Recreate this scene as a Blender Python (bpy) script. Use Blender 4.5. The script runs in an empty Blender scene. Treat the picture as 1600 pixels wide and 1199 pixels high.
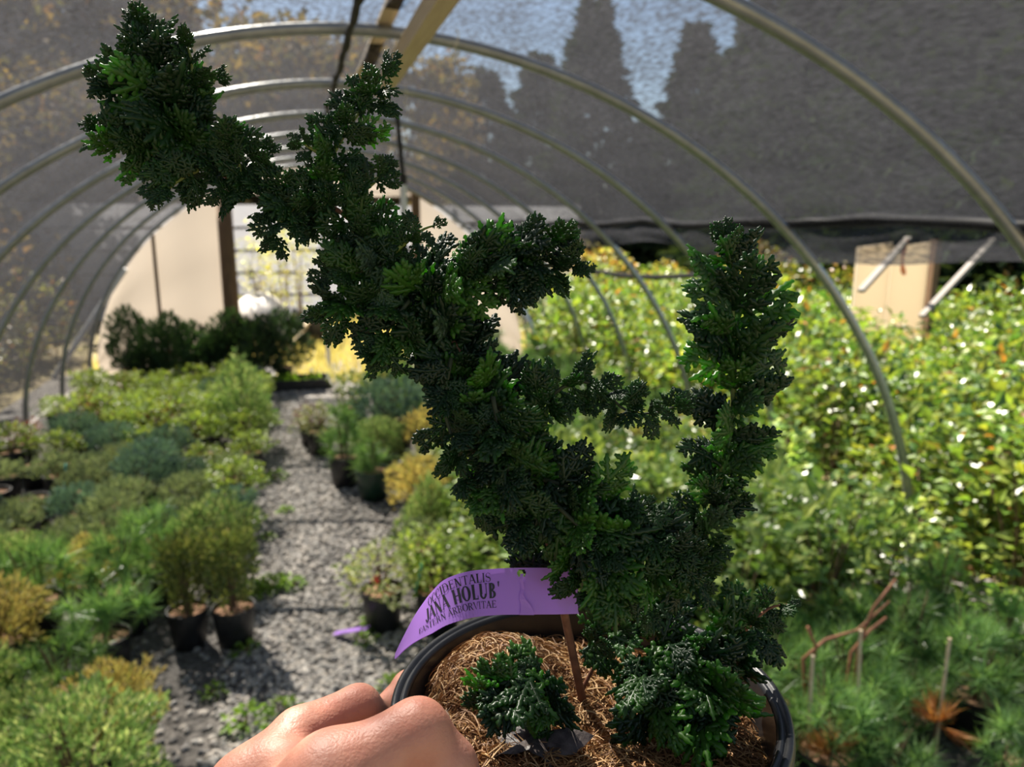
import bpy, math, random
import numpy as np
from mathutils import Vector, Matrix

# ---------------------------------------------------------------- camera
PITCH, YAW = math.radians(11.78), math.radians(15.45)
FPX = 1200.0
CAM = np.array([0.0, 0.0, 1.5])
scene = bpy.context.scene
col = scene.collection
cd = bpy.data.cameras.new('camera')
cam = bpy.data.objects.new('camera', cd)
col.objects.link(cam)
cam.location = CAM
cam.rotation_euler = (math.pi / 2 - PITCH, 0, -YAW)
cd.sensor_width = 36
cd.lens = 36 * FPX / 1600
cd.clip_start = 0.01
cd.clip_end = 400
cd.dof.use_dof = True
cd.dof.focus_distance = 0.30
cd.dof.aperture_fstop = 13.0
scene.camera = cam

# ---------------------------------------------------------------- sky and sun
SUN_AZ, SUN_EL = math.radians(-20), math.radians(50)     # from +Y (down the tunnel), to the left
w = bpy.data.worlds.new('sky')
scene.world = w
w.use_nodes = True
nt = w.node_tree
nt.nodes.clear()
sk = nt.nodes.new('ShaderNodeTexSky')
sk.sky_type = 'NISHITA'
sk.sun_disc = False
sk.sun_elevation = SUN_EL
sk.sun_rotation = SUN_AZ
sk.air_density = 1.0
sk.dust_density = 0.6
sk.ozone_density = 1.0
bg = nt.nodes.new('ShaderNodeBackground')
bg.inputs[1].default_value = 0.13
wo = nt.nodes.new('ShaderNodeOutputWorld')
nt.links.new(sk.outputs[0], bg.inputs[0])
nt.links.new(bg.outputs[0], wo.inputs[0])
sd = bpy.data.lights.new('sun_offscreen', 'SUN')
sd.energy = 15.0
sd.angle = math.radians(0.53)
sd.color = (1.0, 0.93, 0.82)
so = bpy.data.objects.new('sun_offscreen', sd)
col.objects.link(so)
SUNV = Vector((math.sin(SUN_AZ) * math.cos(SUN_EL), math.cos(SUN_AZ) * math.cos(SUN_EL), math.sin(SUN_EL)))
so.rotation_euler = SUNV.to_track_quat('Z', 'Y').to_euler()
so.location = SUNV * 300
scene.view_settings.view_transform = 'Standard'
scene.view_settings.look = 'None'
scene.view_settings.exposure = 0.5
scene.view_settings.gamma = 1
scene.view_settings.use_curve_mapping = False

RT = np.array([math.cos(YAW), -math.sin(YAW), 0])
FW = np.array([math.sin(YAW) * math.cos(PITCH), math.cos(YAW) * math.cos(PITCH), -math.sin(PITCH)])
UP = np.array([math.sin(YAW) * math.sin(PITCH), math.cos(YAW) * math.sin(PITCH), math.cos(PITCH)])


def P(u, v, d):
    """world point seen at photo pixel (u, v) at depth d along the optical axis"""
    return Vector(CAM + d * (FW + RT * (u - 800) / FPX + UP * (599.5 - v) / FPX))


def AY(u, v, Y):
    r = FW + RT * (u - 800) / FPX + UP * (599.5 - v) / FPX
    return Vector(CAM + r * (Y / r[1]))


def AZ(u, v, z=0.0):
    r = FW + RT * (u - 800) / FPX + UP * (599.5 - v) / FPX
    return Vector(CAM + r * ((z - CAM[2]) / r[2]))


# ---------------------------------------------------------------- mesh helpers
R = random.Random(11)


class MB:
    def __init__(self):
        self.v = []
        self.f = []

    def add(self, vs, fs):
        o = len(self.v)
        self.v.extend([tuple(p) for p in vs])
        self.f.extend([tuple(i + o for i in f) for f in fs])

    def box(self, c, s, rot=None):
        c = Vector(c)
        vs = []
        for x in (-.5, .5):
            for y in (-.5, .5):
                for z in (-.5, .5):
                    p = Vector((x * s[0], y * s[1], z * s[2]))
                    if rot is not None:
                        p = rot @ p
                    vs.append(c + p)
        self.add(vs, [(0, 1, 3, 2), (4, 6, 7, 5), (0, 4, 5, 1), (2, 3, 7, 6), (0, 2, 6, 4), (1, 5, 7, 3)])

    def bar(self, a, b, w, h):
        a, b = Vector(a), Vector(b)
        d = b - a
        q = d.to_track_quat('Z', 'Y').to_matrix()
        self.box((a + b) / 2, (w, h, d.length), q)

    def tube(self, path, rad, n=6, cap=True, flat=1.0, nrm=None):
        path = [Vector(p) for p in path]
        m = len(path)
        if not hasattr(rad, '__len__'):
            rad = [rad] * m
        vs, fs = [], []
        ref = None
        for i, p in enumerate(path):
            t = (path[min(i + 1, m - 1)] - path[max(i - 1, 0)])
            if t.length < 1e-12:
                t = Vector((0, 0, 1))
            t.normalize()
            if nrm is not None:
                a = t.cross(nrm)
                if a.length < 1e-6:
                    a = t.orthogonal()
                a.normalize()
            else:
                if ref is None:
                    a = t.orthogonal().normalized()
                else:
                    a = ref - t * ref.dot(t)
                    a = a.normalized() if a.length > 1e-6 else t.orthogonal().normalized()
                ref = a
            b = t.cross(a)
            for k in range(n):
                an = 2 * math.pi * k / n
                vs.append(p + (a * math.cos(an) + b * math.sin(an) * flat) * rad[i])
        for i in range(m - 1):
            for k in range(n):
                k2 = (k + 1) % n
                fs.append((i * n + k, i * n + k2, (i + 1) * n + k2, (i + 1) * n + k))
        if cap:
            fs.append(tuple(range(n - 1, -1, -1)))
            fs.append(tuple((m - 1) * n + k for k in range(n)))
        self.add(vs, fs)

    def lathe(self, prof, n=32, c=(0, 0, 0)):
        vs, fs = [], []
        m = len(prof)
        for k in range(n):
            a = 2 * math.pi * k / n
            for r, z in prof:
                vs.append((c[0] + r * math.cos(a), c[1] + r * math.sin(a), c[2] + z))
        for k in range(n):
            k2 = (k + 1) % n
            for j in range(m - 1):
                fs.append((k * m + j, k2 * m + j, k2 * m + j + 1, k * m + j + 1))
        self.add(vs, fs)

    def leaf(self, p, d, nrm, L, W, bend=.15):
        """a pointed leaf, folded at its midrib"""
        d = d.normalized()
        s = d.cross(nrm)
        s = s.normalized() if s.length > 1e-6 else d.orthogonal().normalized()
        u = s.cross(d)
        a = p
        m1 = p + d * (L * .45) - u * (L * bend * .15)
        t = p + d * L - u * (L * bend)
        l = p + d * (L * .45) + s * (W / 2) + u * (W * .16)
        r = p + d * (L * .45) - s * (W / 2) + u * (W * .16)
        self.add([a, r, t, l, m1], [(0, 1, 4), (1, 2, 4), (4, 2, 3), (0, 4, 3)])

    def blade(self, p, q, wd, nrm):
        s = (q - p).cross(nrm)
        s = s.normalized() * (wd / 2) if s.length > 1e-9 else Vector((wd / 2, 0, 0))
        self.add([p - s, p + s, q], [(0, 1, 2)])

    def mesh(self, name, smooth=False):
        me = bpy.data.meshes.new(name)
        me.from_pydata(self.v, [], self.f)
        if smooth:
            me.polygons.foreach_set('use_smooth', [True] * len(me.polygons))
        me.update()
        return me

    def build(self, name, mat, parent=None, smooth=False, kind=None):
        return mobj(name, self.mesh(name, smooth), mat, parent, kind)


def mobj(name, me, mat, parent=None, kind=None):
    o = bpy.data.objects.new(name, me)
    if mat is not None and not me.materials:
        me.materials.append(mat)
    col.objects.link(o)
    if parent is not None:
        o.parent = parent
    if kind:
        o['kind'] = kind
    return o


def tag(o, label, cat, group=None):
    o['label'] = label
    o['category'] = cat
    if group:
        o['group'] = group
    return o


def empty(name, loc=(0, 0, 0), rz=0.0):
    o = bpy.data.objects.new(name, None)
    o.empty_display_size = .05
    col.objects.link(o)
    o.location = loc
    o.rotation_euler = (0, 0, rz)
    return o


CH = {}


def kids(o):
    return CH.get(o.name) or [c for c in bpy.data.objects if c.parent == o]


def copy_tree(o, parent=None):
    ks = kids(o)
    CH[o.name] = ks
    c = o.copy()
    col.objects.link(c)
    c.parent = parent
    CH[c.name] = [copy_tree(k, c) for k in ks]
    return c


def rvec(rg=R):
    while True:
        v = Vector((rg.uniform(-1, 1), rg.uniform(-1, 1), rg.uniform(-1, 1)))
        if .05 < v.length < 1:
            return v.normalized()


# ---------------------------------------------------------------- materials
def nodes(name):
    m = bpy.data.materials.new(name)
    m.use_nodes = True
    t = m.node_tree
    return m, t, t.nodes['Principled BSDF'], t.nodes['Material Output']


def ramp(t, fac, stops):
    r = t.nodes.new('ShaderNodeValToRGB')
    el = r.color_ramp.elements
    while len(el) > 1:
        el.remove(el[-1])
    el[0].position = stops[0][0]
    el[0].color = (*stops[0][1], 1)
    for p, c in stops[1:]:
        e = el.new(p)
        e.color = (*c, 1)
    t.links.new(fac, r.inputs[0])
    return r.outputs[0]


def noise(t, scale, detail=4, coord='Object', stretch=None):
    tc = t.nodes.new('ShaderNodeTexCoord')
    n = t.nodes.new('ShaderNodeTexNoise')
    n.inputs['Scale'].default_value = scale
    n.inputs['Detail'].default_value = detail
    if stretch:
        mp = t.nodes.new('ShaderNodeMapping')
        mp.inputs['Scale'].default_value = stretch
        t.links.new(tc.outputs[coord], mp.inputs[0])
        t.links.new(mp.outputs[0], n.inputs[0])
    else:
        t.links.new(tc.outputs[coord], n.inputs[0])
    return n.outputs[0]


def bump(t, pr, h, strength=.3, dist=.01):
    b = t.nodes.new('ShaderNodeBump')
    b.inputs['Strength'].default_value = strength
    b.inputs['Distance'].default_value = dist
    t.links.new(h, b.inputs['Height'])
    t.links.new(b.outputs[0], pr.inputs['Normal'])


def mat(name, c1, c2=None, rough=.6, scale=8, detail=4, metal=0, bmp=0, stretch=None, spec=.5, bdist=.01):
    m, t, p, o = nodes(name)
    p.inputs['Roughness'].default_value = rough
    p.inputs['Metallic'].default_value = metal
    p.inputs['Specular IOR Level'].default_value = spec
    n = noise(t, scale, detail, stretch=stretch)
    t.links.new(ramp(t, n, [(.3, c1), (.7, c2 or c1)]), p.inputs['Base Color'])
    if bmp:
        bump(t, p, n, bmp, bdist)
    return m


def leafmat(name, cols, trans=.45, rough=.4, spec=.5, tint=(1.25, 1.25, .6), vary=.25):
    """leaf: colour varies leaf by leaf and plant by plant; light shines through"""
    m, t, p, o = nodes(name)
    g = t.nodes.new('ShaderNodeNewGeometry')
    st = [(i / max(1, len(cols) - 1), c) for i, c in enumerate(cols)]
    c = ramp(t, g.outputs['Random Per Island'], st)
    oi = t.nodes.new('ShaderNodeObjectInfo')
    mr = t.nodes.new('ShaderNodeMapRange')
    mr.inputs[3].default_value = 1 - vary
    mr.inputs[4].default_value = 1 + vary
    t.links.new(oi.outputs['Random'], mr.inputs[0])
    hs = t.nodes.new('ShaderNodeHueSaturation')
    t.links.new(mr.outputs[0], hs.inputs['Value'])
    t.links.new(c, hs.inputs['Color'])
    p.inputs['Roughness'].default_value = rough
    p.inputs['Specular IOR Level'].default_value = spec
    t.links.new(hs.outputs[0], p.inputs['Base Color'])
    tr = t.nodes.new('ShaderNodeBsdfTranslucent')
    mu = t.nodes.new('ShaderNodeMix')
    mu.data_type = 'RGBA'
    mu.blend_type = 'MULTIPLY'
    mu.inputs[0].default_value = 1
    mu.clamp_result = True
    t.links.new(hs.outputs[0], mu.inputs[6])
    mu.inputs[7].default_value = (*tint, 1)
    t.links.new(mu.outputs[2], tr.inputs[0])
    mx = t.nodes.new('ShaderNodeMixShader')
    mx.inputs[0].default_value = trans
    t.links.new(p.outputs[0], mx.inputs[1])
    t.links.new(tr.outputs[0], mx.inputs[2])
    t.links.new(mx.outputs[0], o.inputs[0])
    return m


def clothmat(name, c, lo, hi, trans=.5):
    """woven shade cloth: threads let part of the light through the gaps between them"""
    m, t, p, o = nodes(name)
    n1 = noise(t, 75, 5, stretch=(1, .4, 1))
    n2 = noise(t, 9, 4, stretch=(1, .25, 1))
    ad = t.nodes.new('ShaderNodeMath')
    ad.operation = 'MULTIPLY_ADD'
    t.links.new(n1, ad.inputs[0])
    ad.inputs[1].default_value = 1.0
    sc = t.nodes.new('ShaderNodeMath')
    sc.operation = 'MULTIPLY'
    sc.inputs[1].default_value = .35
    t.links.new(n2, sc.inputs[0])
    t.links.new(sc.outputs[0], ad.inputs[2])
    mr = t.nodes.new('ShaderNodeMapRange')
    mr.inputs[1].default_value = .48
    mr.inputs[2].default_value = .88
    mr.inputs[3].default_value = lo
    mr.inputs[4].default_value = hi
    t.links.new(ad.outputs[0], mr.inputs[0])
    p.inputs['Base Color'].default_value = (*c, 1)
    p.inputs['Roughness'].default_value = .6
    p.inputs['Specular IOR Level'].default_value = .15
    tl = t.nodes.new('ShaderNodeBsdfTranslucent')
    tl.inputs[0].default_value = (*[min(1, x * 5.0) for x in c], 1)
    m1 = t.nodes.new('ShaderNodeMixShader')
    m1.inputs[0].default_value = trans
    t.links.new(p.outputs[0], m1.inputs[1])
    t.links.new(tl.outputs[0], m1.inputs[2])
    tp = t.nodes.new('ShaderNodeBsdfTransparent')
    m2 = t.nodes.new('ShaderNodeMixShader')
    t.links.new(mr.outputs[0], m2.inputs[0])
    t.links.new(m1.outputs[0], m2.inputs[1])
    t.links.new(tp.outputs[0], m2.inputs[2])
    t.links.new(m2.outputs[0], o.inputs[0])
    return m


M = {}
M['cloth'] = clothmat('shade_cloth', (.011, .011, .012), .08, .50)
M['cloth_fold'] = clothmat('shade_cloth_fold', (.011, .011, .012), .03, .20)
M['steel'] = mat('galvanised_steel', (.27, .28, .28), (.36, .37, .36), .36, 30, metal=.6)
M['white_pipe'] = mat('white_pipe', (.75, .75, .74), (.66, .66, .64), .5, 12)
M['plastic_sheet'] = leafmat('white_plastic_sheet', [(.46, .41, .36)], .35, .5, tint=(1.0, .96, .9), vary=0)
M['wood_dark'] = mat('weathered_post', (.10, .055, .025), (.20, .115, .055), .8, 14, stretch=(8, 8, .6), bmp=.3)
M['wood_pale'] = mat('pale_lumber', (.55, .42, .26), (.68, .55, .36), .7, 10, stretch=(9, .5, 9), bmp=.2)
M['wood_grey'] = mat('grey_lumber', (.20, .18, .155), (.28, .25, .22), .85, 14, stretch=(8, 8, .6))
M['black_rope'] = mat('black_rope', (.012, .011, .010), (.03, .026, .02), .8, 90, bmp=.5)
M['twine'] = mat('twine', (.55, .48, .30), (.65, .58, .40), .8, 90)
M['black_pot'] = mat('black_pot_plastic', (.012, .012, .013), (.022, .022, .024), .42, 25)
M['green_pot'] = mat('green_pot_plastic', (.010, .035, .022), (.016, .05, .03), .4, 25)
M['bark_mulch'] = mat('potting_bark', (.20, .10, .055), (.40, .23, .13), .9, 60, bmp=.8)
M['stem'] = mat('brown_stem', (.12, .07, .04), (.2, .12, .07), .8, 40)
M['trunk'] = mat('tree_trunk', (.07, .05, .035), (.13, .09, .06), .9, 9, bmp=.5)
M['orange_tape'] = mat('orange_tape', (.95, .22, .06), (.98, .30, .12), .5, 20)
M['teal'] = mat('teal_plastic', (.0, .42, .42), (.0, .5, .5), .45, 20)
M['purple'] = mat('purple_plastic', (.42, .20, .75), (.45, .23, .78), .45, 20)
M['red'] = mat('red_petal', (.7, .03, .02), (.8, .05, .04), .5, 30)
M['white_tarp'] = mat('white_tarp', (.80, .72, .64), (.86, .8, .72), .6, 5, bmp=.3)
M['siding'] = leafmat('white_film', [(.66, .66, .68)], .5, .3, tint=(1, 1, 1), vary=0)
M['panel'] = leafmat('cream_panel', [(.74, .68, .57)], .6, .5, tint=(1, .95, .88), vary=0)

L = {}
L['fresh'] = leafmat('fresh_conifer', [(0.135, 0.24, 0.075), (0.3, 0.405, 0.15), (0.225, 0.33, 0.12), (0.54, 0.6, 0.255), (0.8, 0.69, 0.39)], .4, .24, tint=(1.05, 1.25, .7))
L['grey'] = leafmat('grey_conifer', [(0.168, 0.224, 0.126), (0.266, 0.322, 0.196), (0.378, 0.434, 0.28)], .35, .42)
L['blue'] = leafmat('blue_conifer', [(0.091, 0.169, 0.143), (0.143, 0.234, 0.195), (0.195, 0.312, 0.247)], .3, .5)
L['gold'] = leafmat('gold_conifer', [(0.5, 0.375, 0.15), (0.575, 0.475, 0.225), (0.35, 0.35, 0.125)], .4, .5)
L['olive'] = leafmat('olive_conifer', [(0.108, 0.168, 0.054), (0.18, 0.228, 0.072), (0.3, 0.3, 0.108)], .4, .5)
L['dark'] = leafmat('dark_evergreen', [(.018, .045, .018), (.03, .065, .025), (.045, .085, .03)], .3, .5)
L['pine'] = leafmat('pine_needles', [(0.09, 0.195, 0.068), (0.18, 0.33, 0.112), (0.36, 0.54, 0.21)], .40, .30)
L['light'] = leafmat('light_leaf', [(0.25, 0.362, 0.069), (0.375, 0.475, 0.1), (0.188, 0.3, 0.062), (0.5, 0.525, 0.15)], .5, .34)
L['bushy'] = leafmat('bush_leaf', [(.06, .13, .025), (.14, .24, .035), (.25, .32, .05), (.09, .17, .035), (.31, .32, .05), (.05, .11, .025)] * 3 + [(.40, .16, .04)], .42, .32, .65)
L['gloss'] = leafmat('glossy_leaf', [(0.108, 0.203, 0.047), (0.203, 0.324, 0.081), (0.324, 0.432, 0.121), (0.459, 0.513, 0.149)], .42, .30, .7)
L['variegated'] = leafmat('variegated_leaf', [(0.495, 0.506, 0.264), (0.275, 0.352, 0.121), (0.605, 0.572, 0.33)], .45, .4)
L['autumn'] = leafmat('autumn_leaf', [(.30, .22, .05), (.34, .33, .07), (.20, .26, .06), (.40, .18, .06), (.16, .24, .05)], .5, .4)
L['yellow'] = leafmat('yellow_leaf', [(.50, .42, .08), (.30, .34, .08), (.58, .50, .12)], .5, .4)
L['redleaf'] = leafmat('red_brown_leaf', [(.20, .05, .03), (.28, .09, .05), (.16, .07, .03)], .4, .4)
L['deadneedle'] = leafmat('dead_needles', [(.50, .20, .06), (.60, .28, .10), (.42, .15, .05)], .4, .5)
L['drygrass'] = leafmat('dry_grass', [(.48, .38, .16), (.55, .46, .24), (.36, .34, .13)], .4, .6)
L['weed'] = leafmat('weed_leaf', [(.18, .34, .04), (.28, .42, .06)], .5, .4)
L['tree_dark'] = leafmat('tree_conifer', [(.012, .024, .011), (.02, .034, .014), (.034, .048, .02)], .2, .9, .05)
L['tree_brown'] = leafmat('tree_autumn', [(.20, .10, .05), (.13, .10, .05), (.11, .11, .05), (.34, .22, .06), (.09, .08, .045)], .4, .7, .2)

# ---------------------------------------------------------------- the hoop house
TX, TA, TH, TN = .227, 2.2315, 2.068, 1.894            # centre, half width, height, superellipse
HY = [1.55 + .945 * i for i in range(8)]               # distance of each hoop down the tunnel


def arch(t, off=0.0):
    """t from 0 (left foot) to 1 (right foot)"""
    a = math.pi * t
    c, s = math.cos(a), math.sin(a)
    x = -(TA + off) * math.copysign(abs(c) ** (2 / TN), c)
    return TX + x, (TH + off) * abs(s) ** (2 / TN)


# ground ---------------------------------------------------------------
fm, t, p, o = nodes('gravel_ground')
n = noise(t, 45, 6)
n2 = noise(t, 1.2, 4)
c = ramp(t, n, [(.3, (.06, .055, .05)), (.52, (.15, .14, .13)), (.7, (.28, .26, .24))])
c2 = ramp(t, n2, [(.4, (.75, .75, .75)), (.65, (1.05, 1, .92))])
mx = t.nodes.new('ShaderNodeMix')
mx.data_type = 'RGBA'
mx.blend_type = 'MULTIPLY'
mx.inputs[0].default_value = 1
t.links.new(c, mx.inputs[6])
t.links.new(c2, mx.inputs[7])
t.links.new(mx.outputs[2], p.inputs['Base Color'])
p.inputs['Roughness'].default_value = .9
bump(t, p, n, .7, .02)
b = MB()
b.box((.2, 3.4, -.05), (5.2, 10.2, .1))
floor = b.build('floor', fm)
floor['kind'] = 'structure'
floor['label'] = 'grey gravel floor of the hoop house'
gm = mat('outdoor_ground', (.16, .12, .06), (.24, .20, .08), .95, 3, bmp=.4)
b = MB()
for x0, x1, y0, y1 in ((-60, -2.4, -30, 90), (2.8, 60, -30, 90), (-2.4, 2.8, 8.5, 90), (-2.4, 2.8, -30, -1.7)):
    b.box(((x0 + x1) / 2, (y0 + y1) / 2, -.06), (x1 - x0, y1 - y0, .1))
g = b.build('floor_outside', gm)
g['kind'] = 'structure'
g['label'] = 'brown and grassy ground around the hoop house'

# gravel stones: few shapes, many stones
stone_cols = [(.13, .12, .11), (.24, .225, .205), (.36, .34, .31), (.46, .41, .35), (.19, .18, .175)]
sm, t, p, o = nodes('gravel_stone')
gi = t.nodes.new('ShaderNodeNewGeometry')
oi = t.nodes.new('ShaderNodeObjectInfo')
ad = t.nodes.new('ShaderNodeMath')
ad.operation = 'ADD'
t.links.new(gi.outputs['Random Per Island'], ad.inputs[0])
t.links.new(oi.outputs['Random'], ad.inputs[1])
fr = t.nodes.new('ShaderNodeMath')
fr.operation = 'FRACT'
t.links.new(ad.outputs[0], fr.inputs[0])
t.links.new(ramp(t, fr.outputs[0], [(i / 4, q) for i, q in enumerate(stone_cols)]), p.inputs['Base Color'])
p.inputs['Roughness'].default_value = .75
ICO = []
ph = (1 + 5 ** .5) / 2
for a, bb in ((1, ph), (-1, ph), (1, -ph), (-1, -ph)):
    ICO += [(a, bb, 0), (0, a, bb), (bb, 0, a)]
ICO = [Vector(v).normalized() for v in ICO]
ICOF = []
for i in range(12):
    for j in range(i + 1, 12):
        for k in range(j + 1, 12):
            if all((ICO[x] - ICO[y]).length < 1.1 for x, y in ((i, j), (j, k), (i, k))):
                nn = (ICO[j] - ICO[i]).cross(ICO[k] - ICO[i])
                ICOF.append((i, j, k) if nn.dot(ICO[i]) > 0 else (i, k, j))


def stone(rg, s):
    q = Vector((s * rg.uniform(.8, 1.3), s * rg.uniform(.6, 1), s * rg.uniform(.4, .7)))
    return [Vector((v.x * q.x, v.y * q.y, v.z * q.z)) * rg.uniform(.82, 1.12) for v in ICO]


rg = random.Random(5)
smesh = []
for i in range(6):
    b = MB()
    b.add(stone(rg, .013), ICOF)
    smesh.append(b.mesh('stone'))
sp = []
for i in range(15000):
    y = 1.75 + 6.2 * rg.random() ** 1.5
    if rg.random() < .78:
        x = rg.gauss(-.0, .17) if rg.random() < .5 else rg.uniform(-.33, .36)
    else:
        x = rg.uniform(-.75, .8)
    sp.append((x, y))
near = sorted(sp, key=lambda q: (q[1] + (4 if not (-.32 < q[0] < .1) else 0)))
for i, (x, y) in enumerate(near):
    if i == 300:
        break
    o = mobj('stone', smesh[i % 6], sm, floor)
    k = rg.uniform(.75, 1.25)
    o.location = (x, y, .005)
    o.scale = (k, k, k)
    o.rotation_euler = (rg.uniform(-.3, .3), rg.uniform(-.3, .3), rg.uniform(0, 6.3))
b = MB()
for x, y in near[300:]:
    a = rg.uniform(0, 6.3)
    ca, sa = math.cos(a), math.sin(a)
    k = .013 * rg.uniform(.7, 1.3)
    b.add([(x + v.x * ca - v.y * sa, y + v.x * sa + v.y * ca, .005 + v.z) for v in stone(rg, k)], ICOF)
b.build('gravel', sm, floor, kind='stuff')

# hoops -----------------------------------------------------------------
ordn = ['first', 'second', 'third', 'fourth', 'fifth', 'sixth', 'seventh', 'eighth']
hoop_mesh = None
for i, y in enumerate(HY):
    if hoop_mesh is None:
        b = MB()
        b.tube([(arch(k / 90)[0], 0, arch(k / 90)[1]) for k in range(91)], .0185, 12)
        hoop_mesh = b.mesh('hoop', True)
    o = mobj('greenhouse_hoop', hoop_mesh, M['steel'])
    o.location = (0, y, 0)
    tag(o, 'galvanised steel hoop arch, %s from the white end wall' % ordn[7 - i], 'hoop')

# shade cloth: left foot to the rolled-up right edge
rg = random.Random(3)
T1 = .735
ny, nx = 150, 110
y0, y1 = -1.6, 8.32
vs, fs = [], []
from mathutils import noise as mnoise
for j in range(ny + 1):
    y = y0 + (y1 - y0) * j / ny
    ph_ = ((y - HY[0]) / .945) % 1.0
    sag = math.sin(math.pi * ph_) ** 2
    for i in range(nx + 1):
        tt = T1 * i / nx + .004
        off = .032 - .03 * sag * math.sin(math.pi * min(1, tt / T1)) + .012 * mnoise.noise(Vector((tt * 9, y * 1.3, 2)))
        if tt > T1 - .05:
            off += .03 * mnoise.noise(Vector((tt * 20, y * 2.2, 7))) * (tt - T1 + .05) / .05
        if off < .022 and (ph_ < .1 or ph_ > .9):
            off = .022
        x, z = arch(tt, off)
        vs.append((x, y, z))
for j in range(ny):
    for i in range(nx):
        a = j * (nx + 1) + i
        fs.append((a, a + 1, a + nx + 2, a + nx + 1))
b = MB()
b.add(vs, fs)
cl = b.build('ceiling', M['cloth'], smooth=True)
cl['kind'] = 'structure'
cl['label'] = 'black shade cloth stretched over the steel hoops'
# the bunched lower edge on the right, and a slack flap under it
b = MB()
pth, rad = [], []
for j in range(140):
    y = 1.0 + 7.2 * j / 139
    x, z = arch(T1 + .006, .05)
    pth.append((x + .02 * mnoise.noise(Vector((y * 2, 1, 1))), y, z - .01 + .03 * mnoise.noise(Vector((y * 1.7, 4, 1)))))
    rad.append(.020 + .010 * mnoise.noise(Vector((y * 5, 8, 2))))
b.tube(pth, rad, 8)
b.build('rolled_edge', M['cloth_fold'], cl, True)
b = MB()
vs, fs = [], []
for j in range(121):
    y = 1.0 + 7.2 * j / 120
    x, z = arch(T1 + .006, .05)
    dr = .15 + .10 * mnoise.noise(Vector((y * .9, 3, 9)))
    for i in range(7):
        vs.append((x + .10 * i / 6 + .03 * mnoise.noise(Vector((i * .4, y * 3, 5))), y, z - dr * i / 6))
for j in range(120):
    for i in range(6):
        a = j * 7 + i
        fs.append((a, a + 1, a + 8, a + 7))
b.add(vs, fs)
b.build('hanging_flap', M['cloth'], cl, True)

# ridge boards, seam, strings -------------------------------------------
b = MB()
p1 = AY(640, 40, 2.43)
b.box((p1.x, 2.2, TH - .052), (.05, 2.1, .055))
tag(b.build('ridge_board', M['wood_pale']), 'pale wooden board running along the ridge below the hoops', 'board')
b = MB()
p1 = AY(606, 40, 2.43)
b.box((p1.x, 3.2, TH + .026), (.045, 4.4, .012))
tag(b.build('ridge_batten', M['wood_pale']), 'thin wooden batten lying on top of the hoops beneath the shade cloth', 'board')
b = MB()
pth, rad = [], []
p1 = AY(545, 40, 2.43)
for j in range(120):
    y = 1.2 + 3.2 * j / 119
    pth.append((p1.x + .018 * mnoise.noise(Vector((y * 3, 1, 5))), y, TH - .004 - .012 * math.sin(math.pi * (((y - HY[0]) / .945) % 1)) - .018))
    rad.append(.011 + .006 * mnoise.noise(Vector((y * 14, 2, 3))))
b.tube(pth, rad, 7)
tag(b.build('black_rope', M['black_rope'], smooth=True), 'frayed black rope running along the underside of the shade cloth', 'rope')
b = MB()
s0 = AY(620, 172, 4.30)
s1 = AY(630, 283, 4.30)
s2 = AY(632, 352, 4.30)
e = empty('hanging_rod', s2)
b.tube([Vector((s0.x, s0.y, TH - .02)) - s2, s0 - s2, s1 - s2], .013, 6)
b.tube([s1 - s2 - Vector((0, 0, .02)), s1 - s2 + Vector((0, 0, .035))], .02, 8)
b.build('strap', M['black_rope'], e)
b = MB()
b.tube([s1 - s2, Vector((0, 0, 0))], .019, 8)
b.build('rod', M['white_pipe'], e)
tag(e, 'white rod hanging from the roof on a black strap', 'rod')
for (u0, v0, u1, v1, Y) in ((668, 30, 648, 90, 2.43), (713, 45, 713, 104, 2.45), (633, 135, 636, 178, 3.4)):
    b = MB()
    a, q = AY(u0, v0, Y), AY(u1, v1, Y)
    a.z = max(a.z, TH - .03)
    b.tube([a + (q - a) * k / 6 + Vector((.008 * math.sin(k * 1.3), 0, 0)) for k in range(7)], .0022, 4)
    tag(b.build('twine', M['twine']), 'loose end of pale twine dangling from a roof hoop', 'string', 'twine ends hanging from the hoops')

# end wall ----------------------------------------------------------------
YE = 8.42


def arch_top(x):
    lo, hi = (0.0, .5) if x < TX else (.5, 1.0)
    for _ in range(40):
        mid = (lo + hi) / 2
        if arch(mid, .0)[0] < x:
            lo = mid
        else:
            hi = mid
    return arch(lo, .0)[1]


def sheet(name, x0, x1, z0, lab, n=24, z1=None):
    b = MB()
    vs, fs = [], []
    for i in range(n + 1):
        x = x0 + (x1 - x0) * i / n
        yy = YE + .02 * math.sin(x * 9)
        top = z1 if z1 else arch_top(x) - .01
        for k in range(9):
            vs.append((x, yy + .012 * math.sin(k * 1.9 + x * 3), z0 + (top - z0) * k / 8))
    for i in range(n):
        for k in range(8):
            a = i * 9 + k
            fs.append((a, a + 9, a + 10, a + 1))
    b.add(vs, fs)
    return b.build(name, M['plastic_sheet'], smooth=True)


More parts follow.
